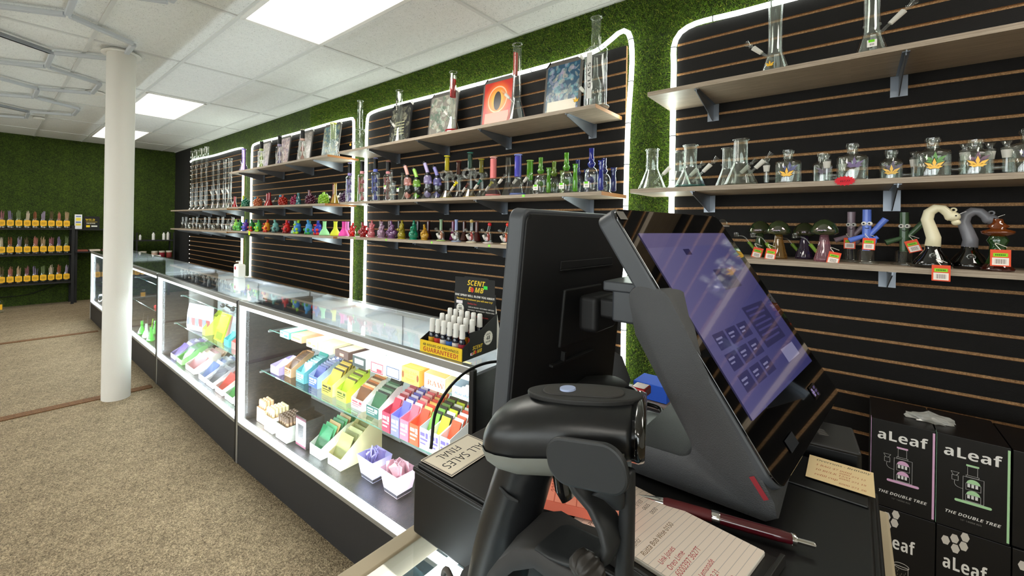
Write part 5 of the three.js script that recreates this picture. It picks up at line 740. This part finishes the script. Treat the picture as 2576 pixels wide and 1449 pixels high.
{
  const y = .53, P = (k, a, b) => printTex('d' + k, a, (g, w, h) => { block(g, b, [[14, 24, w * .5, 22], [14, 60, w * .8, 12], [w * .66, 20, w * .25, 34], [14, 86, w * .6, 10]]); });
  displayBox('lavender and white display box at the dark end of the middle shelf', 'white wrapper packet in the lavender display box', 1.2, y, -2.495, .1, 0xb4a4dc, [0xf0ecf4, 0xe4dcf0], 3, { hf: .045, hb: .07, tex: P('lav', '#a898d8', '#efeaf8'), lean: 1.0 });
  displayBox('tan display box of brown cone packets', 'dark brown cone packet in the tan display box', 1.235, y, -2.4, .075, 0xd8a67c, [0x5a4030, 0x6e5240], 8, { hf: .05, tex: P('tanc', '#e0b088', '#8a5a3a'), ph: .075 });
  displayBox('teal display box with a raised teal lid', 'pale teal packet in the raised lid box', 1.24, y, -2.265, .085, 0x58a8b0, [0x78c4c0, 0x4a9aa4], 7, { hf: .06, tex: P('tl', '#5ab0bc', '#e4f4f4'), lid: 0x2f9a94, ph: .085 });
  displayBox('blue and white display box of navy packets', 'navy blue foil packet in the blue display box', 1.255, y, -2.15, .085, 0xa8c0e0, [0x24347a, 0x3a4c94], 7, { hf: .06, tex: P('bl', '#4a6ab8', '#e8eef8'), ph: .09 });
  displayBox('tall yellow and black display box of gold striped packets', 'gold and black striped packet in the yellow display box', 1.25, y, -2.0, .095, 0xf0e048, [0xd8b83a, 0x3a2c14, 0xe8cc5a], 12, { hf: .06, tex: P('yb', '#f0e24a', '#2a2410'), side: 0xe8dca0, ph: .105 });
  displayBox('lime green display box of green foil packets', 'lime green foil packet in the lime display box', 1.26, y, -1.88, .085, 0xc8dc3c, [0x9ab828, 0x5a4a20, 0xc8d84a], 10, { hf: .055, tex: P('lm', '#d4e84a', '#3a4a10'), ph: .085 });
  displayBox('cream display box of brown and orange packets', 'brown and orange packet in the cream display box', 1.26, y, -1.745, .09, 0xf0e8dc, [0x6a4024, 0xb86a34, 0xd8c09a], 9, { hf: .05, tex: P('cr', '#f4ece4', '#a03a4a'), ph: .08 });
  displayBox('white display box of dark green packets with black ends', 'dark green packet in the white display box', 1.262, y, -1.625, .09, 0xe8ece4, [0x2c5a3c, 0x14201a, 0x8aa48c], 9, { hf: .05, tex: P('gr', '#1f5a50', '#d8ece0'), ph: .085, lid: 0x101412 });
  [['crimson', -1.468, 0xc03a58, [0xa8283c, 0xe0a0a8]], ['violet blue', -1.412, 0x8a8ad8, [0x5a5ab8, 0xd8d4f0]], ['pink', -1.357, 0xf0829a, [0xe85a6a, 0xf4c0b8]], ['orange red', -1.3, 0xf0643a, [0xe8402a, 0xf0c060]], ['white and violet', -1.243, 0xe4e0ec, [0x6a9a3a, 0x1c2418]], ['white and green', -1.19, 0xf0ece4, [0xc8dc2c, 0x14180f, 0xe8e8dc]], ['white and scarlet', -1.135, 0xf4e8dc, [0xe84a2a, 0xf0f0e4]]].forEach(([n, z, hex, pk]) => displayBox('narrow ' + n + ' display box in the packed row near the till', n + ' wrapped packet in the narrow row near the till', 1.215 + (z + 1.47) * .06, y, z, .052, hex, pk, 9, { hf: .085, hb: .12, tex: P(n, '#' + hex.toString(16), n[0] === 'w' ? '#7a6ab8' : '#fff4ee'), ph: .115, d: .17 }));
}
{ // bottom deck of the nearest showcase
  const y = .246, raw = printTex('rawbox', '#f4ead8', (g, w, h) => { words(g, 'RAW', w / 2, h * .5, 'bold 66px serif', '#c04a34'); block(g, '#9a8a5a', [[20, 100, 150, 8]]); });
  const tubes = (label, tl, x, z, hex, tex, cap, body, nx, nz) => { const t = thing('tube_box', label, 'box', [x, y, z], CASE_TURN, 'boxes of cone tubes on the showcase deck'), w = nz * .021 + .008, d = nx * .021 + .008, h = .085, m = flat(hex, .7); obj('bottom', span(0, d, 0, .002, -w / 2, w / 2), m, t); obj('wall', span(0, .002, 0, h, -w / 2, w / 2), m, t); obj('wall', span(d - .002, d, 0, h * 1.1, -w / 2, w / 2), m, t); for (const s of [-1, 1]) obj('wall', span(0, d, 0, h, s * w / 2 - .001, s * w / 2 + .001), m, t); if (tex) sheet('front_print', tex, [-.0008, h / 2, 0], [0, 0, 1], [0, 1, 0], w - .004, h - .004, t);
    for (let i = 0; i < nx; i++) for (let j = 0; j < nz; j++) { const b = thing('cone_tube', tl, 'tube', [x + .0145 + i * .021, y + .003, z - w / 2 + .0145 + j * .021 - i * .0008], 0, tl.replace('capped cone tube', 'capped tubes').slice(0, 60)); obj('tube', keyed('ct', () => cyl(.0092, .0092, .112, 0, 0, 0, 10)), body, b); obj('cap', keyed('cc', () => lathe([[.0098, .1], [.0098, .122], [.006, .127], [0, .128]], 10)), cap, b); } };
  tubes('kraft box of tan capped tubes in the corner of the lowest deck', 'tan capped cone tube in the kraft corner box', 1.135, -2.53, 0xd8a070, raw, flat(0xd8b088, .6), flat(0xc89468, .6), 3, 4);
  tubes('white box of pale capped tubes beside the kraft corner box', 'pale capped cone tube in the white box', 1.12, -2.395, 0xf0e8d8, raw, flat(0xe8d8a8, .6), flat(0xd8b88a, .6), 5, 4);
  tubes('grey printed box of dark capped tubes beside the white tube box', 'dark brown capped cone tube in the grey printed box', 1.125, -2.25, 0x8a8a80, printTex('blk', '#c8bcb4', (g, w, h) => block(g, '#a03a4a', [[30, 40, 130, 50]])), flat(0x5a4434, .5), flat(0x8a6a4c, .6), 5, 5);
  let t = thing('dispenser_box', 'tall black and white dispenser box with torn top', 'box', [1.165, y, -2.11], CASE_TURN); obj('carton', [span(0, .002, 0, .16, -.05, .05), span(.11, .112, 0, .15, -.05, .05), span(0, .112, 0, .17, -.051, -.049), span(0, .112, 0, .15, .049, .051), span(0, .112, 0, .002, -.05, .05)], flat(0x1c1a1c, .5), t); sheet('front_print', printTex('disp', '#efe8ec', (g, w, h) => { g.fillStyle = '#5a1e34'; g.fillRect(0, 0, w, 10); g.fillRect(0, h - 10, w, 10); block(g, '#1c1a1c', [[40, 30, 110, 60]]); }), [-.0008, .08, 0], [0, 0, 1], [0, 1, 0], .096, .15, t); obj('inner', span(.004, .108, .1, .102, -.046, .046), flat(0x7a5434), t);
  displayBox('white and green display box leaning on the lowest deck', 'green and white cone pack in the leaning display box', 1.17, y, -1.97, .1, 0xe4e8e0, [0x1f6a44, 0x4a9a6a, 0xa88a5a], 8, { hf: .055, hb: .13, tex: printTex('gw', '#e8ece4', (g, w, h) => block(g, '#3a4a40', [[10, 30, 170, 12], [10, 60, 170, 8], [20, 90, 60, 20]])), ph: .12, d: .2 });
  displayBox('large pale yellow display box of olive cone packs', 'olive cone pack in the pale yellow display box', 1.185, y, -1.82, .105, 0xe8e0b0, [0x8a8c58, 0x6a6c40, 0xb8b888], 9, { hf: .055, hb: .19, tex: printTex('py', '#e8e4d0', (g, w, h) => block(g, '#4a4a38', [[10, 24, 60, 60], [90, 90, 90, 8]])), ph: .125, d: .26, side: 0xe6dca4 });
  const cup = (label, pl, x, z, hex, pk, txt) => { const c = thing('paper_cup_box', label, 'cup', [x, y, z], 0, 'square paper cups of small packets'), g = new THREE.CylinderGeometry(.084, .06, .105, 4, 1, true).rotateY(Math.PI / 4).translate(0, .0525, 0); obj('wall', g.toNonIndexed(), std(hex, .6, { side: THREE.DoubleSide, flatShading: true }), c); obj('bottom', box(.082, .003, .082, 0, .002, 0), flat(hex), c); obj('foot_band', new THREE.CylinderGeometry(.0655, .0612, .016, 4, 1, true).rotateY(Math.PI / 4).translate(0, .01, 0).toNonIndexed(), std(0x2a2830, .6, { flatShading: true }), c); sheet('front_print', txt, [-.0535, .06, 0], [0, 0, 1], [-.17, 1, 0], .05, .06, c);
    for (let i = 0; i < 14; i++) { const q = obj('sachet', keyed('sach', () => rbox(.04, .052, .005, .002)), keyed('sm' + pk, () => phy(pk, .4))); q.position.set(x + rnd(-.034, .034), y + .092 + rnd(.02), z + rnd(-.034, .034)); q.rotation.set(rnd(-.5, .5), rnd(6.28), rnd(-.7, .7)); tag(q, pl, 'sachet', pl.slice(0, 60)); } };
  cup('lilac square paper cup of purple sachets on the lowest deck', 'purple sachet in the lilac paper cup', 1.28, -1.625, 0xc4c0ea, 0xa8a0dc, printTex('lc', '#c8c4ec', (g, w, h) => block(g, '#5a588a', [[50, 20, 90, 8], [60, 44, 70, 6], [60, 64, 70, 6], [60, 84, 70, 6]])));
  cup('pink square paper cup of pink sachets beside the cash drawer', 'pink sachet in the pink paper cup', 1.285, -1.46, 0xf0cfe0, 0xf0c0cc, printTex('pc', '#f2d4e4', (g, w, h) => { g.strokeStyle = '#e8a8c8'; g.lineWidth = 5; g.beginPath(); g.arc(96, 64, 50, 0, 7); g.stroke(); block(g, '#4a9ab0', [[80, 50, 34, 44]]); }));
  tag(obj('price_slip', box(.03, .0012, .045, 1.085, y + .001, -2.3), M.paper), 'small white slip lying on the deck before the tube boxes', 'paper slip');
}
{ // second showcase: pouches and packs
  const y = .53, Y0 = .246, T = 0, o = (e) => ({ turn: 0, ...e });
  for (let i = 0; i < 6; i++) { const q = thing('foil_pouch', 'pale lilac foil pouch hanging on the middle shelf of the second showcase', 'pouch', [1.19 + .012 * i, y, -4.0 + i * .05], .2, 'pale lilac pouches in the second showcase'); obj('pouch', limb([[0, .003, 0, .05, .012], [0, .03, 0, .052, .016], [0, .13, 0, .05, .01], [.008, .2, 0, .048, .003], [.01, .215, 0, .046, .001]], V(0, 0, 1), 18, 4), keyed('lilacfoil', () => phy(0xcfc4dc, .3, { clearcoat: .5 })), q); obj('label', box(.002, .07, .06, -.014, .07, 0), flat(i % 2 ? 0xb0484c : 0x8a94c8), q); }
  [[-3.63, 'red printed', 0xb4343c], [-3.56, 'rose printed', 0xd89a9c]].forEach(([z, n, c]) => { const q = thing('foil_pouch', n + ' flat pouch behind the yellow one in the second showcase', 'pouch', [1.3, y, z]); obj('pouch', rbox(.012, .19, .13, .004, 0, .095, 0).rotateZ(-.2), gloss(c), q); obj('label', box(.001, .06, .08, -.006, .12, 0).rotateZ(-.2), M.paper, q); });
  { const q = thing('foil_pouch', 'acid yellow pouch leaning on the middle shelf of the second showcase', 'pouch', [1.22, y, -3.47]); obj('pouch', rbox(.012, .21, .17, .004, 0, .105, 0).rotateZ(-.3), gloss(0xc8e01c), q); obj('label', box(.001, .05, .12, -.0068, .04, 0).rotateZ(-.3), flat(0x8a9a14), q); }
  displayBox('lime printed display box on the middle shelf of the second showcase', 'yellow lime packet on the second showcase shelf', 1.2, y, -3.72, .07, 0xc0d84a, [0xd8e84a, 0x8aa82a], 5, o({ hb: .18, ph: .13 })); displayBox('turquoise display box on the middle shelf of the second showcase', 'turquoise packet on the second showcase shelf', 1.21, y, -3.28, .09, 0x4ac0c4, [0x4ab8c8, 0x8ad8dc], 7, o({ lid: 0x6ac8e0 })); displayBox('coral display box on the middle shelf of the second showcase', 'coral packet on the second showcase shelf', 1.22, y, -3.17, .08, 0xe88a84, [0xe06a6a, 0xf0b0a4], 6, o({ lid: 0xf08a8a })); displayBox('lavender display box at the near end of the second showcase shelf', 'lavender packet on the second showcase shelf', 1.22, y, -3.03, .13, 0xc8b8e8, [0xa898d8, 0xe0d8f0], 7, o({}));
  [['violet', -4.22, 0x8a80b0, [0x6a5a9a, 0xd8d0e4]], ['bright green', -4.05, 0x6ab85a, [0x2f8a3a, 0x1c6a30]], ['large cream', -3.78, 0xe8dcd0, [0xa84a50, 0xc8a08a, 0xd8c0a0]], ['blue printed', -3.5, 0xd8dce4, [0x3a5a9a, 0xc8ccd8]], ['grey foil', -3.34, 0xd0d0d4, [0x5a5c66, 0x8a8c94]], ['red foil', -3.16, 0xe0c8c0, [0xb8241c, 0x8a1414]], ['green foil', -2.98, 0xd0e4d0, [0x3a9a48, 0x6ab86a]], ['dark green', -2.82, 0xdce8dc, [0x2a6a3a, 0xf0f0f0]]].forEach(([n, z, hex, pk]) => displayBox(n + ' slanted box on the lowest deck of the second showcase', n + ' packet on the second showcase deck', 1.12, Y0, z, n === 'large cream' ? .2 : .13, hex, pk, 6, o({ d: .2, hf: .04, hb: .13, ph: .12, lean: .75 })));
  for (let i = 0; i < 9; i++) { const q = thing('glass_piece', 'small dark glass piece on the top shelf of the second showcase', 'glass piece', [1.26 + (i % 3) * .07, .77, -3.5 + i * .065], i * 1.3, 'small dark glass pieces in the second showcase'); obj('bowl', ball(.018, 0, .02, 0), tint([0x3a4048, 0x2a5a48, 0xb8a894][i % 3], .5), q); obj('stem', bar([0, .02, 0], [.03, .035 + (i % 2) * .02, .04], .008, .006, 10), tint([0x3a4048, 0xc8c0a8, 0x2a3038][i % 3], .5), q); }
  displayBox('black and white striped display box on the top shelf of the second showcase', 'black zigzag packet on the second showcase top shelf', 1.24, .77, -3.02, .12, 0xd8d8d4, [0x202428, 0xe8e8e4], 8, o({ hb: .1, ph: .08 })); 
}
{ // third and fourth showcases, small in the distance
  for (let i = 0; i < 8; i++) { const q = thing('small_pack', ['white', 'cream', 'rose', 'red'][i % 4] + ' card pack on the top shelf of the third showcase', 'pack', [1.26, .77, -4.95 + i * .06], .3, 'card packs in the third showcase'); obj('pack', rbox(.03, .1, .045, .003, 0, .05, 0).rotateZ(-.15), flat([0xe8e4e0, 0xd8d0c4, 0xd8a89c, 0xc82c34][i % 4]), q); obj('hanger', box(.002, .02, .03, .016, .105, 0), M.white, q); }
  for (let i = 0; i < 7; i++) { const q = thing('metal_tool', 'dark metal tool lying on the middle shelf of the third showcase', 'tool', [1.22, .53, -5.2 + i * .09], .5, 'dark tools in the third showcase'); obj('shaft', rbox(.14, .012, .012, .004, .07, .012, 0), M.steel, q); obj('head', rbox(.035, .03, .03, .006, 0, .015, 0), flat(i ? 0x1c1c20 : 0xc02a30), q); }
  for (let i = 0; i < 6; i++) { const q = thing('green_vase', 'small green glass flask on the lowest deck of the third showcase', 'flask', [1.13 + (i % 2) * .1, .246, -5.35 + i * .09], 0, 'green flasks in the third showcase'); obj('body', lathe([[0, 0], [.035, 0], [.036, .02], [.014, .075], [.012, .13], [.016, .14]], 18), tint(i % 3 === 2 ? 0xd8e8d8 : 0x3ac83a, .5), q); obj('stick', bar([0, .06, 0], [.01, .22, .012], .004, .004, 8), flat([0x14161a, 0x8ac81c, 0x202430][i % 3]), q); }
  for (let i = 0; i < 5; i++) { const q = thing('blue_pouch', ['royal blue', 'black', 'white', 'lighter blue', 'olive'][i] + ' soft pouch on the lowest deck of the third showcase', 'pouch', [1.3, .246, -5.4 + i * .14], 0); obj('pouch', limb([[0, .002, 0, .05, .015], [0, .06, 0, .055, .022], [0, .16, 0, .045, .008], [0, .2, 0, .04, .002]], V(0, 0, 1), 16), gloss([0x1c34b0, 0x16181c, 0xd8d8d4, 0x2a48c0, 0x6a7a3a][i]), q); obj('label', box(.002, .05, .05, -.023, .07, 0), flat([0xe8e4e0, 0xc02a30, 0x2a6a3a, 0xe0d8b0, 0xf0f0e0][i]), q); }
  for (let i = 0; i < 5; i++) { const q = thing('clear_jar', 'clear jar of small goods on the deck of the farthest showcase', 'jar', [1.15 + (i % 2) * .09, .246, -7.75 + i * .17], 0, 'clear jars in the farthest showcase'); obj('glass', lathe([[0, 0], [.04, 0], [.042, .01], [.042, .09], [.034, .1]], 18), C, q); obj('lid', lathe([[.036, .1], [.038, .102], [.038, .118], [0, .118]], 16), M.white, q); }
  { const q = thing('blue_pouch', 'pale blue plush item on the middle shelf of the farthest showcase', 'soft item', [1.25, .53, -7.1]); obj('body', [ball(.07, 0, .07, 0), ball(.05, 0, .15, .02)], flat(0x9ab0dc), q); const w = thing('small_pack', 'white boxed item on the top shelf of the farthest showcase', 'box', [1.25, .77, -7.05]); obj('carton', rbox(.08, .12, .08, .004, 0, .06, 0), M.white, w); }
}
{ // spray display on top of the nearest showcase
  const t = thing('spray_display', 'black and yellow counter display for air freshener sprays', 'counter display', [1.118, CTOP, -1.057], .06), L = .196, D = .215;
  obj('tray_bottom', span(0, D, 0, .002, -L / 2, L / 2), M.matte, t); obj('tray_front', span(0, .002, 0, .044, -L / 2, L / 2), flat(0xf2c81e, .6), t);
  sheet('front_print', printTex('sb1', '#f2ca20', (g, w, h) => { words(g, '48 HOURS OF FRESHNESS', w / 2, h * .3, 'bold 30px sans-serif', '#3a3010'); words(g, 'GUARANTEED!', w / 2, h * .7, 'bold 52px sans-serif', '#b8441c'); }, 420, 100), [-.0007, .022, 0], [0, 0, 1], [0, 1, 0], L - .002, .042, t);
  for (const s of [-1, 1]) obj('tray_side', extrude([[0, 0], [D, 0], [D, .135], [0, .044]], .002).translate(0, 0, s * (L / 2 - .001)), M.matte, t);
  const brand = (g, x, y, k) => { words(g, 'SCENT', x, y - 22 * k, 'italic bold ' + 52 * k + 'px sans-serif', '#f4d02a'); words(g, 'B  MB', x, y + 26 * k, 'italic bold ' + 52 * k + 'px sans-serif', '#f4d02a'); g.fillStyle = '#d8341c'; g.beginPath(); g.ellipse(x - 30 * k, y + 28 * k, 15 * k, 19 * k, 0, 0, 7); g.fill(); };
  const seal = (g, x, y, r) => { g.fillStyle = '#f2efe6'; g.beginPath(); for (let i = 0; i < 48; i++) g.lineTo(x + Math.cos(i * .1309) * r * (i % 2 ? .9 : 1), y + Math.sin(i * .1309) * r * (i % 2 ? .9 : 1)); g.fill(); words(g, 'LASTS', x, y - r * .5, 'bold ' + r * .34 + 'px sans-serif', '#1c1a14'); words(g, '48', x, y, 'bold ' + r * .72 + 'px sans-serif', '#1c1a14'); words(g, 'HOURS', x, y + r * .52, 'bold ' + r * .34 + 'px sans-serif', '#1c1a14'); };
  sheet('side_print', printTex('sb2', '#131211', (g, w, h) => { brand(g, 120, h - 70, .95); seal(g, 290, 110, 76); g.fillStyle = '#f0e8ec'; g.fillRect(14, h - 50, 42, 26); g.fillStyle = '#c02a3a'; g.fillRect(30, h - 46, 24, 16); }, 400, 256), [D * .56, .048, L / 2 + .0006], [1, 0, 0], [0, 1, 0], .16, .09, t);
  const b = new THREE.Shape([[-L / 2, 0], [L / 2, 0], [L / 2, .205], [L / 2 - .026, .209], [L / 2 - .026, .25], [L / 2 - .036, .264], [-L / 2 + .05, .264], [-L / 2 + .038, .25], [-L / 2 + .036, .212], [-L / 2, .208]].map(([x, y]) => new THREE.Vector2(x, y)));
  obj('header', extrude(b, .003).rotateY(-Math.PI / 2).translate(D - .012, 0, 0), M.matte, t);
  sheet('header_print', printTex('sb3', '#131211', (g, w, h) => { brand(g, w * .53, 66, 1.15); words(g, 'ONE SPRAY WILL BLOW YOU AWAY!', w / 2, 152, 'bold 25px sans-serif', '#f4f0e8'); words(g, 'The best air freshener you will ever try!', w / 2, 182, 'bold 20px sans-serif', '#f2c81e'); seal(g, 60, 268, 44); g.fillStyle = '#f0e8ec'; g.fillRect(16, 200, 70, 26); words(g, 'Perfect for:', 190, 216, 'bold 18px sans-serif', '#d8342c'); words(g, 'CARS & TRUCKS • KITCHENS • OFFICES', 282, 244, 'bold 15px sans-serif', '#e8e4dc'); words(g, 'GYM BAGS • RESTROOMS • TRASH CANS', 282, 268, 'bold 15px sans-serif', '#e8e4dc'); words(g, 'www.ScentBomb.com', 260, 316, 'bold 19px sans-serif', '#d8342c'); g.fillStyle = '#3ae04a'; g.fillRect(w * .73, 54, 40, 28); }, 420, 360), [D - .0142, .176, 0], [0, 0, 1], [0, 1, 0], L - .006, .168, t);
  obj('easel', extrude([[0, 0], [.06, 0], [0, .2]], .003).translate(D - .008, 0, L / 2 - .01), M.white, t);
  const dark = phy(0x101428, .12, { clearcoat: 1 });
  for (let i = 0; i < 3; i++) for (let j = 0; j < 6; j++) { const s = thing('spray_bottle', 'small dark spray bottle with a white cap in the counter display', 'spray bottle', [1.118 + .032 + i * .052, CTOP + .003 + i * .012, -1.057 - .073 + j * .0295 + (i % 2) * .004 - i * .003], 0, 'spray bottles in the counter display'); obj('bottle', keyed('spb', () => lathe([[0, 0], [.0128, 0], [.0132, .004], [.0132, .056], [.008, .066], [.008, .07]], 16)), dark, s); obj('cap', keyed('spc', () => lathe([[.0098, .068], [.0104, .07], [.0092, .112], [.0076, .116], [0, .116]], 16)), M.white, s); obj('band', keyed('spl', () => lathe([[.01335, .012], [.01335, .05]], 16)), flat([0xd8a81c, 0xc83a2c, 0xe8e4dc, 0x3a6ab8, 0xd8d0c8, 0x9a2030][(i * 2 + j) % 6]), s); }
}
{ const t = thing('hand_pump_bottle', 'white pump bottle with a red dot on the showcase top', 'bottle', [1.47, CTOP, -3.72]); obj('bottle', rbox(.07, .11, .09, .015, 0, .055, 0), M.white, t); obj('dot', cyl(.014, .014, .002, 0, 0, 0, 18).rotateZ(Math.PI / 2).translate(-.036, .078, .0), flat(0xc01828), t); obj('pump', [cyl(.008, .008, .02, 0, .11, 0), rbox(.04, .008, .012, .002, -.01, .132, 0)], M.white, t); }
// ---------------------------------------------------------------- dark low cabinet behind the till with odd things on it
{
  const t = thing('low_cabinet', 'low black cabinet in the aisle behind the till terminal', 'cabinet', [1.4, 0, -.58]); obj('carcass', [span(-.2, .2, 0, .86, -.26, .26)], M.black, t); obj('top', rbox(.42, .018, .54, .003, 0, .869, 0), M.melamine, t); obj('door', rbox(.006, .8, .25, .002, -.203, .43, -.128), M.melamine, t); obj('door', rbox(.006, .8, .25, .002, -.203, .43, .128), M.melamine, t);
  const cy = .878, n = thing('pineapple_pipe', 'glowing yellow green tall figurine on the low cabinet', 'figurine', [1.46, cy, -.66]), ng = phy(0xc8f03a, .3, { transmission: .2, thickness: 0 }); obj('foot', lathe([[0, 0], [.04, 0], [.04, .04], [.028, .07]], 20), ng, n); obj('spire', [lathe([[.024, .06], [.026, .1], [.016, .16], [.008, .22], [0, .25]], 14), ...Array.from({ length: 20 }, (_, i) => ball(.006, .02 * Math.cos(i * 2.4) * (1 - i / 24), .09 + i * .0075, .02 * Math.sin(i * 2.4) * (1 - i / 24), 6))], ng, n); obj('leaf', bar([0, .07, .01], [0, .14, .04], .006, .002, 8), ng, n);
  tag(obj('blue_box', rbox(.1, .05, .1, .002, 1.5, cy + .045, -.46), flat(0x1c54c8)), 'bright blue cardboard box on the grey tray', 'box'); tag(obj('grey_tray', rbox(.13, .018, .14, .003, 1.5, cy + .009, -.46), flat(0x7a6a66)), 'grey brown tray under the bright blue box', 'tray');
  tag(obj('black_fan', limb([[1.42, cy + .002, -.55, .02, .02], [1.43, cy + .06, -.56, .05, .02], [1.44, cy + .12, -.585, .045, .012], [1.45, cy + .16, -.61, .008, .004]], V(0, 0, 1)), M.matte), 'curved black plastic piece between figurine and blue box', 'plastic piece');
}
// ---------------------------------------------------------------- racks against the back wall
{
  const t = thing('jar_rack', 'black metal rack of incense jars against the turf back wall', 'rack', [.35, 0, -9.66]), ys = [1.27, .85, .38], blk = M.matte;
  for (const y of ys) obj('rack_shelf', [box(1.36, .02, .3, 0, y - .01, 0), box(1.36, .03, .012, 0, y + .005, -.144)], blk, t); for (const [x, z] of [[-.68, -.14], [.66, -.14], [.66, .14], [-.68, .14]]) obj('rack_post', box(.04, 1.32, .03, x, .66, z), blk, t);
  const st = ['#c8a882', '#a86a72', '#8a7a9a', '#7a8a5a', '#d8c8b0', '#9a5a3a', '#b0a0b8', '#6a5a3a', '#c07a6a'], lab = std(0xf0b41c, .5);
  const sheetPrint = keyed('jlab', () => canvas(96, 96, (g) => { g.fillStyle = '#f2b81e'; g.fillRect(0, 0, 96, 96); words(g, 'WILD', 48, 34, 'bold 26px serif', '#3a2a08'); words(g, 'BERRY', 48, 60, 'bold 24px serif', '#3a2a08'); g.fillStyle = '#8a6a14'; g.fillRect(18, 78, 60, 5); }));
  ys.forEach((y, r) => { for (let k = 0; k < 10; k++) { const x = .062 + k * .0965 + r * .004, j = thing('incense_jar', 'incense jar with a yellow label on the ' + ['top', 'middle', 'lowest'][r] + ' shelf of the black rack', 'jar', [x, y, -9.63], 0, 'incense jars on the ' + ['top', 'middle', 'lowest'][r] + ' rack shelf');
    obj('glass', keyed('ijg', () => lathe([[0, 0], [.036, 0], [.039, .008], [.039, .12], [.03, .14], [.03, .15]], 16)), M.clear, j); obj('label', keyed('ijl', () => extrude([[-.036, -.035], [-.01, -.044], [.01, -.044], [.036, -.035], [.036, .035], [.01, .044], [-.01, .044], [-.036, .035]], .003).translate(0, .075, .04)), lab, j); sheet('label_print', sheetPrint, [0, .075, .0418], [1, 0, 0], [0, 1, 0], .056, .06, j, .5);
    const g = []; for (let q = 0; q < 16; q++) { const a = rnd(6.28), e = rnd(.03); g.push(bar([Math.cos(a) * .016, .02, Math.sin(a) * .016], [Math.cos(a) * e, rnd(.2, .26), Math.sin(a) * e], .0024, .0024, 4)); } const m = obj('sticks', g, keyed('stk' + (k + r * 3) % 9, () => std(st[(k + r * 3) % 9], .8)), j); m.userData.kind = 'stuff'; j.scale.set(1.12, 1.12, 1.12); } });
  const f = thing('incense_jar', 'single jar with a yellow label standing on the carpet by the rack', 'jar', [.14, 0, -9.3]); obj('glass', lathe([[0, 0], [.05, 0], [.052, .01], [.052, .16], [.04, .18]], 16), M.clear, f); obj('label', box(.07, .08, .004, 0, .09, .051), lab, f);
  cable('cable', 'black cable sagging on the wall under the jar rack', [[.1, .16, -9.83], [.5, .18, -9.83], [.8, .3, -9.83], [.98, .38, -9.83]], .006, M.black);
  const s = thing('side_shelf', 'dark wall shelf of flat packets beside the jar rack', 'shelf', [1.45, 0, -9.72]); obj('board', [box(.8, .02, .22, 0, 1.25, 0), box(.8, .02, .22, 0, .86, 0)], M.matte, s); obj('upright', [box(.03, 1.24, .2, .385, .62, 0), box(.03, 1.24, .2, -.385, .62, 0)], M.matte, s);
  for (let i = 0; i < 4; i++) tag(obj('flat_packet', rbox(.15, .03, .14, .004, 1.15 + i * .17, .886, -9.7), flat([0x8a4a3a, 0xd8c8b8, 0x6a3a30, 0xb09080][i])), ['brick red', 'pale', 'dark brown', 'tan'][i] + ' flat packet on the dark wall shelf', 'packet');
  const c1 = thing('counter_card', 'white price card with yellow panels on the dark wall shelf', 'card', [1.09, 1.26, -9.66]); obj('card', box(.1, .25, .004, 0, .125, 0), M.white, c1); sheet('card_print', printTex('cc', '#e8eaf0', (g, w, h) => { g.fillStyle = '#f0dc5a'; g.fillRect(14, 40, w - 28, 44); g.fillRect(14, 120, w - 28, 30); g.fillStyle = '#5a6aa8'; g.fillRect(14, 16, w - 28, 14); g.fillRect(14, 94, w - 28, 16); }, 96, 192), [0, .125, .0026], [1, 0, 0], [0, 1, 0], .096, .24, c1);
  const c2 = thing('counter_card', 'black poster with yellow and white lettering on the dark wall shelf', 'card', [1.27, 1.26, -9.66]); obj('card', box(.22, .22, .004, 0, .11, 0), M.matte, c2); sheet('card_print', printTex('c2', '#0e0e0c', (g, w, h) => { words(g, 'WILD', w * .4, 46, 'bold 44px serif', '#f0d020'); g.fillStyle = '#f0d020'; g.fillRect(20, 80, w - 40, 4); words(g, 'INCENSE', w * .45, 106, 'bold 26px serif', '#f0ecd8'); g.fillStyle = '#f0d020'; g.fillRect(24, 136, 50, 36); g.fillStyle = '#e8e8e0'; g.fillRect(92, 142, 80, 22); }, 192, 192), [0, .11, .0026], [1, 0, 0], [0, 1, 0], .2, .2, c2);
  const k = thing('corner_rack', 'small black rack of bottles and jars in the far corner', 'rack', [2.2, 0, -9.62]); for (const y of [1.06, .72, .35]) obj('rack_shelf', box(.62, .02, .3, 0, y - .01, 0), blk, k); for (const [x, z] of [[-.3, -.14], [.3, -.14], [-.3, .14], [.3, .14]]) obj('rack_post', box(.025, 1.2, .025, x, .6, z), blk, k);
  [[1.97, .1, .02, 0xe0e0dc], [2.18, .14, .025, 0xe8e6e0], [2.35, .14, .025, 0xe8e6e0], [2.42, .15, .025, 0xe0dcd4]].forEach(([x, h, r, c], i) => { const b = thing('white_bottle', 'slim white bottle on the upper shelf of the corner rack', 'bottle', [x, 1.06, -9.57], 0, 'white bottles on the corner rack'); obj('bottle', lathe([[0, 0], [r, 0], [r, h * .8], [r * .5, h * .88], [r * .5, h]], 14), flat(c), b); obj('cap', cyl(r * .55, r * .55, .02, 0, h, 0, 12), M.matte, b); });
  [[2.02, 0x8a8460], [2.2, 0xc8a894], [2.32, 0x8a1c2c], [2.44, 0x8a3a34]].forEach(([x, c], i) => { const b = thing('printed_tin', ['olive', 'pale pink', 'crimson', 'brick red'][i] + ' round tin on the lower shelf of the corner rack', 'tin', [x, .72, -9.56]); obj('tin', lathe([[0, 0], [.05, 0], [.05, .11], [.046, .115], [0, .115]], 18), flat(c, .4), b); obj('lid', lathe([[.052, .1], [.052, .13], [0, .132]], 18), flat(0xb8b0a0, .4), b); }); tag(obj('white_card', box(.16, .06, .004, 2.2, .75, -9.46), M.white), 'small white card before the pale pink tin', 'card');
}
renderer.render(scene, camera);
